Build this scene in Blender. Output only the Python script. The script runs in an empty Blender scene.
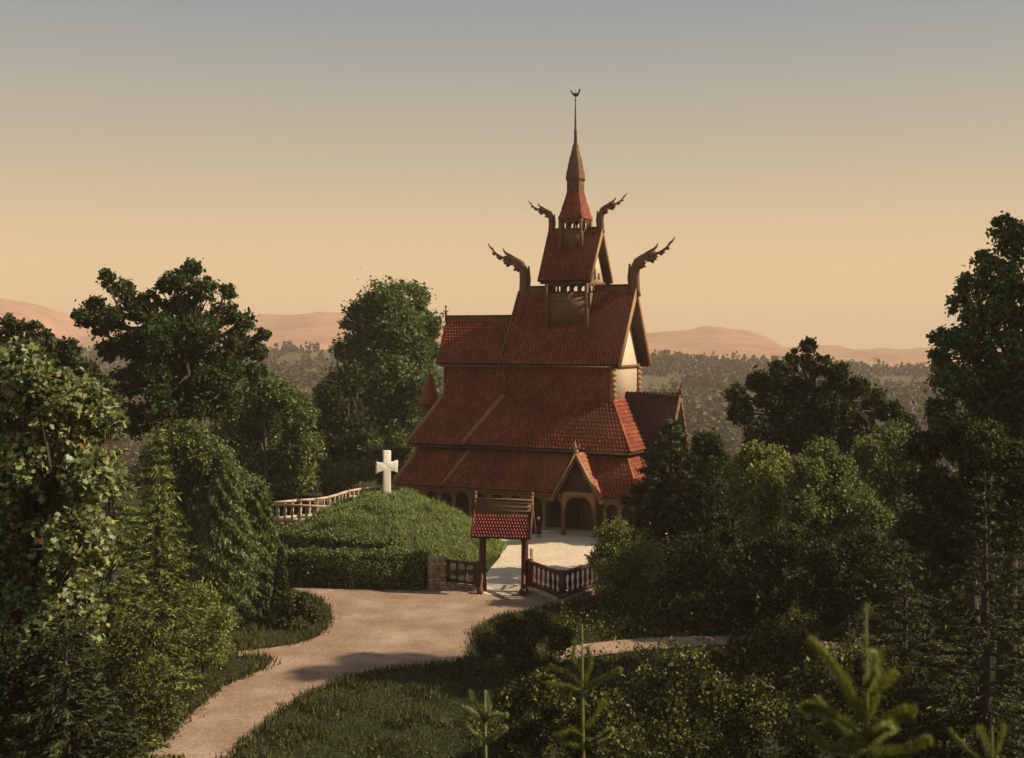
import bpy, bmesh, math, random
import numpy as np
R = np.random.RandomState(7)
random.seed(7)
S = bpy.context.scene
COL = S.collection
F, YH, H = 1240.0, 334.3, 13.3            # focal length in pixels, horizon row, eye height (m)

# ------------------------------------------------------------------ camera
cd = bpy.data.cameras.new('camera'); cam = bpy.data.objects.new('camera', cd); COL.objects.link(cam)
cam.location = (0, 0, H); cam.rotation_euler = (math.pi/2, 0, 0)
cd.sensor_width = 36; cd.lens = 36*F/1024; cd.shift_y = (YH-379)/1024
cd.clip_start = .1; cd.clip_end = 20000
cd.dof.use_dof = True; cd.dof.focus_distance = 74; cd.dof.aperture_fstop = 2.0
S.camera = cam

def at(px, y, Y):                          # a pixel of the survey photograph at a known distance -> metres
    return np.array([(px-512)*Y/F, Y, H-(y-YH)*Y/F])
def onflat(px, y):                         # the same for a point on the level terrace
    Y = F*H/(y-YH); return ((px-512)*Y/F, Y)
def sst(a, b, t):
    t = np.clip((t-a)/(b-a), 0, 1); return t*t*(3-2*t)

# ------------------------------------------------------------------ materials
def nodes(name):
    m = bpy.data.materials.new(name); m.use_nodes = True
    nt = m.node_tree; b = nt.nodes['Principled BSDF']
    return m, nt, b
def ramp(nt, fac, stops):
    r = nt.nodes.new('ShaderNodeValToRGB'); e = r.color_ramp.elements
    while len(e) < len(stops): e.new(.5)
    for k, (p, c) in enumerate(stops):
        e[k].position = p; e[k].color = (*c, 1)
    nt.links.new(fac, r.inputs[0]); return r.outputs[0]
def noise(nt, scale, detail=4, vec=None, rough=.6):
    n = nt.nodes.new('ShaderNodeTexNoise'); n.inputs['Scale'].default_value = scale
    n.inputs['Detail'].default_value = detail; n.inputs['Roughness'].default_value = rough
    if vec is None:
        tc = nt.nodes.new('ShaderNodeTexCoord'); vec = tc.outputs['Object']
    nt.links.new(vec, n.inputs['Vector']); return n.outputs[0]
def bump(nt, b, h, strength, dist):
    k = nt.nodes.new('ShaderNodeBump'); k.inputs['Strength'].default_value = strength
    k.inputs['Distance'].default_value = dist
    nt.links.new(h, k.inputs['Height']); nt.links.new(k.outputs[0], b.inputs['Normal'])
def mixc(nt, fac, a, bcol, mode='MIX'):
    m = nt.nodes.new('ShaderNodeMix'); m.data_type = 'RGBA'; m.blend_type = mode
    for sock, v in ((m.inputs[0], fac), (m.inputs[6], a), (m.inputs[7], bcol)):
        if isinstance(v, (int, float)): sock.default_value = v
        elif isinstance(v, tuple): sock.default_value = (*v, 1)
        else: nt.links.new(v, sock)
    return m.outputs[2]
def island(nt):
    g = nt.nodes.new('ShaderNodeNewGeometry'); return g.outputs['Random Per Island']

def foliage(name, cols, trans=.3, rough=.6):
    m, nt, b = nodes(name)
    n = len(cols)
    c = ramp(nt, island(nt), [(i/(n-1) if n > 1 else 0, cc) for i, cc in enumerate(cols)])
    big = noise(nt, .55, 2)
    c = mixc(nt, big, c, mixc(nt, 1.0, c, (.62, .66, .6), 'MULTIPLY'))
    nt.links.new(c, b.inputs['Base Color']); b.inputs['Roughness'].default_value = rough
    b.inputs['Specular IOR Level'].default_value = .22
    t = nt.nodes.new('ShaderNodeBsdfTranslucent'); nt.links.new(mixc(nt, 1.0, c, (1.3, 1.25, .55), 'MULTIPLY'), t.inputs[0])
    mx = nt.nodes.new('ShaderNodeMixShader'); mx.inputs[0].default_value = trans
    nt.links.new(b.outputs[0], mx.inputs[1]); nt.links.new(t.outputs[0], mx.inputs[2])
    nt.links.new(mx.outputs[0], nt.nodes['Material Output'].inputs[0]); return m
def plain(name, cols, scale=6, rough=.75, bs=.4, bd=.02, isl=False, stretch=None, spec=.3):
    m, nt, b = nodes(name)
    vec = None
    if stretch:
        tc = nt.nodes.new('ShaderNodeTexCoord'); mp = nt.nodes.new('ShaderNodeMapping'); mp.inputs['Scale'].default_value = stretch
        nt.links.new(tc.outputs['Object'], mp.inputs[0]); vec = mp.outputs[0]
    n = noise(nt, scale, 6, vec)
    st = [(.3+.4*i/max(1, len(cols)-1), c) for i, c in enumerate(cols)]
    c = ramp(nt, n, st)
    if isl:
        c = mixc(nt, 1.0, c, ramp(nt, island(nt), [(0, (.68, .68, .68)), (.5, (.94, .94, .94)), (1, (1.2, 1.18, 1.15))]), 'MULTIPLY')
        big = noise(nt, .5, 3)
        c = mixc(nt, 1.0, c, ramp(nt, big, [(.35, (.72, .75, .8)), (.65, (1.1, 1.1, 1.05))]), 'MULTIPLY')
    nt.links.new(c, b.inputs['Base Color']); b.inputs['Roughness'].default_value = rough
    b.inputs['Specular IOR Level'].default_value = spec
    if bs: bump(nt, b, n, bs, bd)
    return m

M = {}
M['tile'] = plain('red_roof_tile', [(.275, .053, .018), (.335, .072, .024)], 9, .6, .3, .01, True)
M['tilebright'] = plain('bright_red_roof_tile', [(.20, .022, .015), (.26, .032, .02)], 9, .55, .3, .01, True)
M['darkshingle'] = plain('dark_brown_shingle', [(.06, .018, .012), (.085, .026, .016)], 9, .75, .3, .01, True)
M['shingle'] = plain('red_brown_shingle', [(.22, .048, .022), (.27, .064, .028)], 9, .7, .3, .01, True)
M['timber'] = plain('brown_timber', [(.125, .060, .030), (.19, .098, .048)], 4, .7, .5, .02, False, (1, 1, .15))
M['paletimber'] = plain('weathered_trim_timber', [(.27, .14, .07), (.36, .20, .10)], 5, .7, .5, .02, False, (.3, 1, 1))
M['darktimber'] = plain('dark_tarred_timber', [(.045, .022, .013), (.075, .038, .022)], 5, .75, .5, .02, False, (3, 3, .2))
M['redtimber'] = plain('dark_red_painted_timber', [(.07, .024, .016), (.11, .036, .022)], 6, .6, .4, .02, False, (1, 1, .2))
M['ridgewood'] = plain('gate_ridge_timber', [(.10, .052, .026), (.20, .115, .058)], 16, .75, .8, .04, False, (1, 1, 1))
M['arcade'] = plain('arcade_timber', [(.26, .135, .065), (.34, .185, .095)], 5, .7, .5, .02, False, (1, 1, .2))
M['cream'] = plain('sunlit_plank_wall', [(.50, .39, .27), (.58, .46, .33)], 3, .8, .4, .02, False, (4, 4, .3))  # cream tone has the sunlight on the gable planks put into it
M['stone'] = plain('pale_rubble_stone', [(.30, .22, .13), (.46, .35, .22)], 5, .9, .7, .04, True)
M['white'] = plain('white_painted_stone', [(.78, .70, .60), (.84, .77, .67)], 5, .8, .5, .02)
M['rail'] = plain('sunlit_rail', [(.42, .30, .21), (.54, .40, .29)], 4, .75, .3, .01)  # pale cream colour stands in for sun on the rails
M['iron'] = plain('dark_iron', [(.03, .028, .026), (.05, .045, .04)], 8, .5, .2, .01)
M['bark'] = plain('bark', [(.035, .026, .018), (.075, .056, .038)], 6, .9, .8, .03, False, (3, 3, .5))
M['palebark'] = plain('pale_bark', [(.10, .085, .06), (.17, .145, .11)], 6, .9, .8, .03, False, (3, 3, .5))
M['underboard'] = plain('shade_dark_boarding', [(.022, .010, .007), (.04, .018, .011)], 8, .85, .3, .01)  # near-black boarding stands in for the shade in the gaps between tiles
M['cloth'] = plain('dark_wool_cloth', [(.012, .013, .02), (.022, .022, .03)], 20, .9, .2, .01)
M['skin'] = plain('skin', [(.48, .30, .21), (.52, .33, .23)], 10, .6, .1, .005)
M['hat'] = plain('straw_hat', [(.5, .42, .3), (.58, .5, .36)], 20, .8, .2, .005)
M['oak'] = foliage('oak_leaves', [(0.035, 0.063, 0.019), (0.056, 0.091, 0.028), (0.088, 0.114, 0.035)])
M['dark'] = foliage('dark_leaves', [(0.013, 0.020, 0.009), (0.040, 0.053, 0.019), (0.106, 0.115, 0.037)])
M['elm'] = foliage('broad_leaves', [(0.047, 0.089, 0.035), (0.101, 0.155, 0.057), (0.189, 0.223, 0.084)], .3)
M['mid'] = foliage('mid_green_leaves', [(0.051, 0.080, 0.029), (0.138, 0.174, 0.065), (0.304, 0.319, 0.123)], .28)
M['light'] = foliage('light_green_leaves', [(0.061, 0.088, 0.027), (0.189, 0.223, 0.061), (0.486, 0.459, 0.162)], .3)
M['maple'] = foliage('mixed_big_leaves', [(0.029, 0.045, 0.016), (0.048, 0.072, 0.022), (0.088, 0.120, 0.038), (0.120, 0.152, 0.048), (0.192, 0.216, 0.072), (0.320, 0.336, 0.120), (0.432, 0.400, 0.160), (0.240, 0.304, 0.192), (0.384, 0.480, 0.320), (0.320, 0.160, 0.056)], .25)
M['spruce'] = foliage('spruce_needles', [(0.043, 0.061, 0.017), (0.145, 0.170, 0.044), (0.340, 0.340, 0.093)], .15)
M['darkspruce'] = foliage('dark_spruce_needles', [(0.010, 0.016, 0.007), (0.036, 0.046, 0.014), (0.120, 0.120, 0.034)], .12)
M['firneedles'] = foliage('fir_needles', [(.012, .022, .008), (.04, .055, .016), (.13, .145, .045)], .18)
M['cypress'] = foliage('cypress_sprays', [(.06, .09, .036), (.14, .185, .066), (.27, .31, .115)], .25)
M['hedge'] = foliage('hedge_leaves', [(.022, .036, .011), (.09, .125, .038), (.32, .36, .12)], .3)
M['grass'] = foliage('grass_blades', [(.11, .17, .06), (.24, .31, .12), (.44, .45, .22)], .42)
M['verge'] = foliage('verge_grass', [(.024, .034, .012), (.055, .068, .02), (.10, .08, .03), (.17, .17, .05)], .25)
M['under'] = foliage('sun_flecked_undergrowth', [(0.010, 0.015, 0.005), (0.056, 0.062, 0.015), (0.275, 0.250, 0.056)], .2)  # brightest stop stands in for sun speckles on the leaves
M['sapling'] = foliage('young_spruce_needles', [(0.160, 0.180, 0.040), (0.240, 0.250, 0.060), (0.320, 0.310, 0.090)], .25)
M['saplinglight'] = foliage('fresh_pale_needles', [(0.187, 0.220, 0.077), (0.297, 0.319, 0.132), (0.374, 0.374, 0.176)], .3)
M['forest'] = foliage('far_woodland', [(0.060, 0.056, 0.027), (0.090, 0.080, 0.038), (0.125, 0.105, 0.055)], .1)

def ground_mat(name, cols, scale, fine, bd):
    m, nt, b = nodes(name)
    tc = nt.nodes.new('ShaderNodeTexCoord'); v = tc.outputs['Object']
    a = ramp(nt, noise(nt, scale, 6, v), [(.3+.4*i/(len(cols)-1), c) for i, c in enumerate(cols)])
    f = noise(nt, fine, 5, v, .75)
    c = mixc(nt, 1.0, a, ramp(nt, f, [(.28, (.58, .56, .54)), (.72, (1.3, 1.28, 1.25))]), 'MULTIPLY')
    nt.links.new(c, b.inputs['Base Color']); b.inputs['Roughness'].default_value = .95
    b.inputs['Specular IOR Level'].default_value = .1
    bump(nt, b, f, .7, bd); return m
M['ground'] = ground_mat('mossy_soil', [(.018, .024, .008), (.035, .042, .014), (.05, .045, .022)], .35, 5, .06)
M['path'] = ground_mat('shaded_tan_gravel', [(.25, .165, .115), (.33, .225, .16), (.43, .315, .23)], .45, 8, .03)  # tan gravel, darkened and mottled in place of tree shade and dapples
M['court'] = ground_mat('pale_gravel', [(.56, .46, .34), (.64, .53, .40), (.70, .59, .46)], .5, 9, .015)
M['farhill'] = ground_mat('hazy_heather_hill', [(.24, .115, .065), (.40, .185, .10), (.50, .27, .15)], .012, .07, 1)  # pinkish heather colour that also stands in for part of the haze
def valley_mat():
    m, nt, b = nodes('valley_fields')
    tc = nt.nodes.new('ShaderNodeTexCoord'); v = tc.outputs['Object']
    mp = nt.nodes.new('ShaderNodeMapping'); mp.inputs['Scale'].default_value = (1, .3, 1); nt.links.new(v, mp.inputs[0])
    n = noise(nt, .03, 9, mp.outputs[0], .75)
    c = ramp(nt, n, [(.36, (.055, .052, .026)), (.47, (.085, .075, .038)), (.57, (.12, .098, .05)), (.68, (.21, .15, .08))])
    nt.links.new(c, b.inputs['Base Color']); b.inputs['Roughness'].default_value = .95; b.inputs['Specular IOR Level'].default_value = .05
    return m
M['valley'] = valley_mat()

# ------------------------------------------------------------------ mesh helpers
def mk(name, pieces, mat, parent=None, smooth=False):
    vs, ls, st, tt, mi = [], [], [], [], []; off = 0; lo = 0
    for piece in pieces:
        V, Fa = piece[:2]
        V = np.asarray(V, float).reshape(-1, 3)
        vs.append(V)
        groups = [Fa] if isinstance(Fa, np.ndarray) else None
        if groups is None:
            by = {}
            for f in Fa: by.setdefault(len(f), []).append(f)
            groups = [np.array(v, int) for v in by.values()]
        for g in groups:
            m_, k = g.shape
            ls.append((g+off).ravel()); st.append(lo+np.arange(m_)*k); tt.append(np.full(m_, k)); mi.append(np.full(m_, piece[2] if len(piece) > 2 else 0)); lo += m_*k
        off += len(V)
    V = np.concatenate(vs); L = np.concatenate(ls); st = np.concatenate(st); tt = np.concatenate(tt)
    me = bpy.data.meshes.new(name)
    me.vertices.add(len(V)); me.vertices.foreach_set('co', V.astype(np.float32).ravel())
    me.loops.add(len(L)); me.loops.foreach_set('vertex_index', L.astype(np.int32))
    me.polygons.add(len(st)); me.polygons.foreach_set('loop_start', st.astype(np.int32)); me.polygons.foreach_set('loop_total', tt.astype(np.int32))
    if smooth: me.polygons.foreach_set('use_smooth', np.ones(len(st), bool))
    me.update(calc_edges=True); me.validate()
    me.materials.append(mat)
    mi = np.concatenate(mi)
    if mi.any(): me.materials.append(M['underboard']); me.polygons.foreach_set('material_index', mi.astype(np.int32))
    o = bpy.data.objects.new(name, me); COL.objects.link(o)
    if parent: o.parent = parent
    return o
def tag(o, label, cat, group=None):
    o['label'] = label; o['category'] = cat
    if group: o['group'] = group
    return o
def thing(name, label, cat, loc=(0, 0, 0), rz=0, group=None):
    o = bpy.data.objects.new(name, None); COL.objects.link(o); o.location = loc; o.rotation_euler = (0, 0, rz)
    o.empty_display_size = .3
    return tag(o, label, cat, group)
def struct(o, kind='structure'):
    o['kind'] = kind; return o

BOXF = np.array([[0, 3, 2, 1], [4, 5, 6, 7], [0, 1, 5, 4], [1, 2, 6, 5], [2, 3, 7, 6], [3, 0, 4, 7]])
def box(x0, x1, y0, y1, z0, z1):
    return (np.array([[x0, y0, z0], [x1, y0, z0], [x1, y1, z0], [x0, y1, z0], [x0, y0, z1], [x1, y0, z1], [x1, y1, z1], [x0, y1, z1]], float), BOXF)
def beam(p, q, w, h, up=(0, 0, 1)):
    p = np.array(p, float); q = np.array(q, float); d = q-p; d /= np.linalg.norm(d)
    s = np.cross(d, up)
    if np.linalg.norm(s) < 1e-3: s = np.cross(d, (1, 0, 0))
    s /= np.linalg.norm(s); u = np.cross(s, d)
    V = [a+s*i*w/2+u*j*h/2 for a in (p, q) for i, j in ((-1, -1), (1, -1), (1, 1), (-1, 1))]
    return (np.array(V), np.array([[0, 1, 2, 3], [7, 6, 5, 4], [0, 4, 5, 1], [1, 5, 6, 2], [2, 6, 7, 3], [3, 7, 4, 0]]))
def tube(pts, rad, seg=7, flat=None):
    pts = np.asarray(pts, float); n = len(pts); V = []
    ref = np.array([0.31, 0.95, 0.05]) if flat is None else np.asarray(flat, float)
    for i in range(n):
        d = pts[min(i+1, n-1)]-pts[max(i-1, 0)]; d = d/(np.linalg.norm(d)+1e-9)
        s = np.cross(d, ref); s /= np.linalg.norm(s)+1e-9; u = np.cross(s, d)
        fl = .55 if flat is not None else 1
        for k in range(seg):
            a = 2*math.pi*k/seg; V.append(pts[i]+rad[i]*(s*math.cos(a)+fl*u*math.sin(a)))
    Fq = [[i*seg+k, i*seg+(k+1) % seg, (i+1)*seg+(k+1) % seg, (i+1)*seg+k] for i in range(n-1) for k in range(seg)]
    Fq += [list(range(seg))[::-1], [(n-1)*seg+k for k in range(seg)]]
    return (np.array(V), Fq)
def lathe(prof, c=(0, 0, 0), seg=12, sq=False):
    seg = 4 if sq else seg; V = []; a0 = math.pi/4 if sq else 0; f = math.sqrt(2) if sq else 1
    for r, z in prof:
        for k in range(seg):
            a = a0+2*math.pi*k/seg; V.append((c[0]+f*r*math.cos(a), c[1]+f*r*math.sin(a), c[2]+z))
    n = len(prof)
    Fq = [[i*seg+k, i*seg+(k+1) % seg, (i+1)*seg+(k+1) % seg, (i+1)*seg+k] for i in range(n-1) for k in range(seg)]
    Fq += [list(range(seg))[::-1], [(n-1)*seg+k for k in range(seg)]]
    return (np.array(V), Fq)
def prism(poly, axis_pt, ex, ey, th):       # an outline in the plane (ex, ey) given thickness th
    ex = np.array(ex, float); ey = np.array(ey, float); n = np.cross(ex, ey); o = np.array(axis_pt, float)
    k = len(poly); V = [o+ex*a+ey*b+n*s*th/2 for s in (-1, 1) for a, b in poly]
    Fq = [[i, (i+1) % k, k+(i+1) % k, k+i] for i in range(k)]+[list(range(k))[::-1], list(range(k, 2*k))]
    return (np.array(V), Fq)
def blob(c, r, seg=10, rings=6, sz=1.0):
    prof = [(max(1e-3, r*math.sin(math.pi*i/rings)), -r*sz*math.cos(math.pi*i/rings)) for i in range(rings+1)]
    return lathe(prof, c, seg)

def tiles(TL, TR, BR, BL, rowh, tw, kind='pan', lift=.06, gap=.11):
    TL, TR, BR, BL = [np.array(p, float) for p in (TL, TR, BR, BL)]
    e = (BR-BL)/np.linalg.norm(BR-BL)
    dn = (BL+BR)/2-(TL+TR)/2; dn = dn-e*dn.dot(e); Ls = np.linalg.norm(dn); dn /= Ls
    N = np.cross(dn, e); N /= np.linalg.norm(N)
    if N[2] < -.02: N = -N
    o = TL
    sL0, sL1 = 0.0, (BL-o).dot(e); sR0, sR1 = (TR-o).dot(e), (BR-o).dot(e)
    n = max(1, int(round(Ls/rowh))); rh = Ls/n
    V = []; Fq = []
    prof = [(0, .0), (.25, 1.0), (.5, .75), (.75, .05), (1, .0)] if kind == 'pan' else None
    for i in range(n):
        tm = (i+.5)/n
        a, b = sL0+(sL1-sL0)*tm, sR0+(sR1-sR0)*tm
        j0 = math.floor(a/tw)-1; off = (i % 2)*.5*tw
        j = j0
        while True:
            s0 = j*tw+off; s1 = s0+tw; j += 1
            if s0 > b: break
            c0, c1 = max(s0+gap*tw, a), min(s1-gap*tw, b)
            if c1-c0 < .25*tw: continue
            jit = random.uniform(-.012, .012); lj = lift+random.uniform(-.008, .012)
            base = len(V)
            def pt(s, t, h): V.append(o+e*s+dn*t+N*h)
            t0, t1 = i*rh-.05, (i+1)*rh+jit
            if kind != 'pan': lj -= .025
            if kind == 'pan':
                for (f, hh) in prof: pt(c0+(c1-c0)*f, t0, hh*.05)
                for (f, hh) in prof: pt(c0+(c1-c0)*f, t1, lj+.015+hh*.075)
                for q in range(4):
                    Fq.append([base+q, base+q+1, base+5+q+1, base+5+q])
            else:
                w = c1-c0
                outl = [(c0, t0, 0), (c1, t0, 0), (c1-.004, t1-.28*rh, lj*.8), (c0+w*.78, t1-.06*rh, lj), (c0+w*.5, t1+.04*rh, lj), (c0+w*.22, t1-.06*rh, lj), (c0+.004, t1-.28*rh, lj*.8)]
                for s, t, h in outl: pt(s, t, h)
                for s, t, h in outl[2:]: pt(s, t, -.004)
                Fq.append([base+k for k in range(7)])
                for q in range(4): Fq.append([base+2+q, base+3+q, base+8+q, base+7+q])
    slab = []
    for p in (TL, TR, BR, BL): slab.append(p-N*.02)
    for p in (TL, TR, BR, BL): slab.append(p-N*.12)
    return [(np.array(V), Fq), (np.array(slab), BOXF, 1)]

# ------------------------------------------------------------------ foliage helpers
def unit(v): return v/(np.linalg.norm(v, axis=-1, keepdims=True)+1e-9)
def leaves(P, size, aspect=.55, up=.4, shape='diamond', dirs=None, fold=.15, jit=(.6, 1.3)):
    n = len(P); N = unit(R.normal(size=(n, 3))+np.array([0, 0, up]))
    T = R.normal(size=(n, 3)) if dirs is None else dirs+R.normal(size=(n, 3))*.3
    T = unit(T-N*(T*N).sum(1, keepdims=True)); B = np.cross(N, T)
    L = (size*R.uniform(jit[0], jit[1], n))[:, None]
    if shape == 'diamond': o = [(-.5, 0, 0), (0, .5*aspect, fold), (.5, 0, 0), (0, -.5*aspect, fold)]
    elif shape == 'lobed':
        o = [(-.5, 0, 0), (-.28, .32, .1), (-.05, .2, .05), (.2, .46, .12), (.22, .16, .02), (.55, 0, -.08), (.22, -.16, .02), (.2, -.46, .12), (-.05, -.2, .05), (-.28, -.32, .1)]
    elif shape == 'oval': o = [(-.5, 0, 0), (-.2, .42*aspect, .1), (.2, .45*aspect, .12), (.5, 0, 0), (.2, -.45*aspect, .12), (-.2, -.42*aspect, .1)]
    k = len(o)
    V = np.stack([P+L*(T*a+B*b+N*c) for a, b, c in o], 1).reshape(-1, 3)
    return (V, np.arange(n*k).reshape(n, k))
def clump_pts(blobs, n, sub=.38, per=1.0):
    out = []; w = np.array([b[3]**2 for b in blobs]); w = w/w.sum()
    for (x, y, z, r), ww in zip(blobs, w):
        m = int(n*ww)+1; k = max(5, int(14*per))
        c = unit(R.normal(size=(k, 3)))*(R.uniform(.35, 1.0, (k, 1))**.6)*r*.85
        idx = R.randint(0, k, m)
        q = c[idx]+R.normal(size=(m, 3))*r*sub*.5*R.uniform(.5, 1.2, (k, 1))[idx]
        out.append(np.array([x, y, z])+q*np.array([1, 1, .92]))
    return np.concatenate(out)

# ------------------------------------------------------------------ terrain
far_sky = [(-400, 296), (-100, 290), (0, 297), (30, 303), (60, 313), (90, 338), (150, 326), (200, 320), (262, 314), (300, 313), (340, 313), (400, 318), (480, 330), (560, 336), (640, 333), (690, 329), (715, 327), (740, 331), (765, 339), (785, 347), (830, 349), (870, 352), (920, 351), (1000, 347), (1100, 350), (1500, 345)]
mid_sky = [(-400, 352), (0, 352), (200, 352), (280, 350), (340, 351), (450, 356), (640, 358), (700, 360), (800, 364), (900, 370), (1024, 374), (1500, 372)]
def prof(tab, px): return np.interp(px, [t[0] for t in tab], [t[1] for t in tab])
def gz(X, Y):
    X = np.asarray(X, float); Y = np.asarray(Y, float)
    z = np.maximum(0, 11.4-.36*np.maximum(Y, 0))
    z = z-32*sst(100, 290, Y)-9*sst(34, 110, np.abs(X+2))*(1-sst(100, 290, Y))*sst(34, 60, Y)
    px = 512+F*X/np.maximum(Y, 30)
    crest = H-(prof(mid_sky, px)-YH)*1000/F
    rise = sst(330, 1000, Y)
    bumpy = (np.sin(X*.021+1)*np.sin(Y*.017)+.6*np.sin(X*.05+Y*.031)+.4*np.sin(X*.11-Y*.07))*2.2*sst(180, 420, Y)*(1-.6*sst(700, 1000, Y))
    z = z+(crest+32)*rise+bumpy
    return z-45*sst(1020, 1700, Y)
rows = np.concatenate([np.linspace(-60, 120, 61), np.geomspace(123, 6000, 110)])
cols = np.linspace(-1, 1, 141); cols = np.sign(cols)*np.abs(cols)**1.25
XX = cols[None, :]*(90+.95*np.maximum(rows, 0))[:, None]; YY = np.repeat(rows[:, None], len(cols), 1)
ZZ = gz(XX, YY)
def gridf(nr, nc):
    i = np.arange((nr-1)*nc).reshape(nr-1, nc)[:, :-1].ravel(); return np.stack([i, i+1, i+nc+1, i+nc], 1)
near = rows <= 205
nn = int(near.sum())
struct(mk('ground', [(np.stack([XX, YY, ZZ], -1)[:nn].reshape(-1, 3), gridf(nn, len(cols)))], M['ground'], smooth=True))
struct(mk('valley_terrain', [(np.stack([XX, YY, ZZ], -1)[nn-1:].reshape(-1, 3), gridf(len(rows)-nn+1, len(cols)))], M['valley'], smooth=True))
# far hills: a ridge 3 km away with a body 1.6 km deep
hx = np.linspace(-900, 1900, 240); hy = np.linspace(2000, 4600, 40)
HX, HY = np.meshgrid(hx, hy)
wob = 3.5*np.sin(HX*.05)+2*np.sin(HX*.13+1)+1.2*np.sin(HX*.31)
crest = H-(prof(far_sky, HX)+.35*wob-YH)*3000/F
base = -46.0
shp = sst(2000, 3000, HY)*(1-sst(3000, 4600, HY))
HZ = base+(crest-base)*np.where(HY < 3000, sst(2000, 3050, HY)/max(1e-6, sst(2000, 3050, 3000)), 1-sst(3000, 4600, HY))
HZ = HZ+(np.sin(HX*.07+HY*.004)*4+np.sin(HX*.021-HY*.009)*5)*shp*(np.abs(HY-3000) > 120)
struct(mk('hills', [(np.stack([(HX-512)*3000/F*(.55+.45*HY/3000), HY, HZ], -1).reshape(-1, 3), gridf(40, 240))], M['farhill'], smooth=True))

# far woodland on the valley slope
def woodland():
    P = []; D = []
    for _ in range(24000):
        Y = 180*math.exp(R.uniform(0, 1.68)); px = R.uniform(-20, 1040)
        X = (px-512)*Y/F
        if math.sin(X*.035+Y*.011)+.7*math.sin(X*.09-Y*.03)+R.normal()*.5 < (-1.9 if Y < 420 else -.75): continue
        h = R.uniform(3.5, 8)*(1.3 if R.rand() < .15 else 1); w = h*R.uniform(.22, .45); z = float(gz(X, Y)); k = 15
        t = R.uniform(0, 1, k); a = R.uniform(0, 6.283, k); rr = w*(1-t*.8)*R.uniform(.4, 1, k)
        P.append(np.stack([X+rr*np.cos(a), Y+rr*np.sin(a), z+h*(.12+.86*t)], 1))
    return np.concatenate(P)
struct(mk('forest', [leaves(woodland(), 2.6, .8, .8)], M['forest']), 'stuff')

# ------------------------------------------------------------------ path, forecourt
def flat(name, poly, z, mat):
    bm = bmesh.new(); vs = [bm.verts.new((x, y, z)) for x, y in poly]; f = bm.faces.new(vs)
    bmesh.ops.triangulate(bm, faces=[f]); bm.normal_update()
    for q in bm.faces:
        if q.normal.z < 0: q.normal_flip()
    me = bpy.data.meshes.new(name); bm.to_mesh(me); bm.free(); me.materials.append(mat)
    o = bpy.data.objects.new(name, me); COL.objects.link(o); return struct(o)
def smoothpoly(pts, k=4):
    P = np.array(pts, float); n = len(P); out = []
    for i in range(n):
        p0, p1, p2, p3 = P[i-1], P[i], P[(i+1) % n], P[(i+2) % n]
        for s in np.arange(k)/k:
            out.append(.5*((2*p1)+(-p0+p2)*s+(2*p0-5*p1+4*p2-p3)*s*s+(-p0+3*p1-3*p2+p3)*s**3))
    return [tuple(p) for p in out]
path_px = [(60, 830), (105, 790), (160, 745), (190, 715), (222, 688), (255, 673), (269, 664), (262, 657), (236, 657), (230, 653), (262, 649), (300, 643), (322, 632), (329, 616), (318, 600), (296, 590), (288, 584), (330, 584), (450, 586), (520, 586), (570, 588), (566, 603), (540, 610), (505, 617), (478, 630), (473, 648), (466, 663), (430, 666), (380, 672), (330, 686), (290, 706), (247, 743), (200, 790), (160, 830)]
PATH = smoothpoly([onflat(*p) for p in path_px])
flat('path', PATH, .03, M['path'])
COURT = smoothpoly([(-1.9, 63.6), (1.2, 63.0), (3.2, 61.6), (5.2, 64.6), (7.5, 68), (9, 76), (12, 100), (-14, 102), (-13, 90), (-6, 86), (-2, 82), (-.6, 76), (-1.4, 69)], 3)
flat('forecourt', COURT, .05, M['court'])
SIDE = [onflat(*p) for p in [(560, 650), (600, 643), (660, 638), (745, 637), (830, 642), (830, 650), (742, 645), (660, 650), (600, 656), (560, 664)]]
flat('side_path', smoothpoly(SIDE), .04, M['path'])
def inside(poly, X, Y):
    c = np.zeros(len(X), bool); n = len(poly)
    for i in range(n):
        (x1, y1), (x2, y2) = poly[i], poly[i-1]
        if y1 == y2: continue
        c ^= ((y1 > Y) != (y2 > Y)) & (X < (x2-x1)*(Y-y1)/(y2-y1)+x1)
    return c

# the grave mound
MC, MR, MHT = np.array([-7.7, 77.0]), np.array([7.3, 7.2]), 3.3
def mz(X, Y):
    d = np.sqrt(((X-MC[0])/MR[0])**2+((Y-MC[1])/MR[1])**2)
    return MHT*np.clip(1-d**1.75, -.08, 1)*(1+.05*np.sin(X*1.7)*np.sin(Y*1.3))
ra, aa = np.linspace(0, 1.03, 26), np.linspace(0, 2*math.pi, 61)
RA, AA = np.meshgrid(ra, aa, indexing='ij'); mx = MC[0]+MR[0]*RA*np.cos(AA); my = MC[1]+MR[1]*RA*np.sin(AA)
struct(mk('mound', [(np.stack([mx, my, mz(mx, my)], -1).reshape(-1, 3), gridf(26, 61))], M['verge'], smooth=True))
def blades(X, Y, Z, h, w, lean=.35):
    n = len(X); a = R.uniform(0, 6.283, n); hh = h*R.uniform(.5, 1.4, n); l = R.normal(size=(n, 2))*lean*hh[:, None]
    p = np.stack([X, Y, Z], 1); dx = np.stack([np.cos(a)*w, np.sin(a)*w, 0*a], 1)
    tip = p+np.stack([l[:, 0], l[:, 1], hh], 1)
    V = np.stack([p-dx, p+dx, tip], 1).reshape(-1, 3)
    return (V, np.arange(n*3).reshape(n, 3))
n = 60000; rr = np.sqrt(R.uniform(0, 1.0, n)); a = R.uniform(0, 6.283, n)
gx, gy = MC[0]+MR[0]*rr*np.cos(a), MC[1]+MR[1]*rr*np.sin(a)
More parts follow.
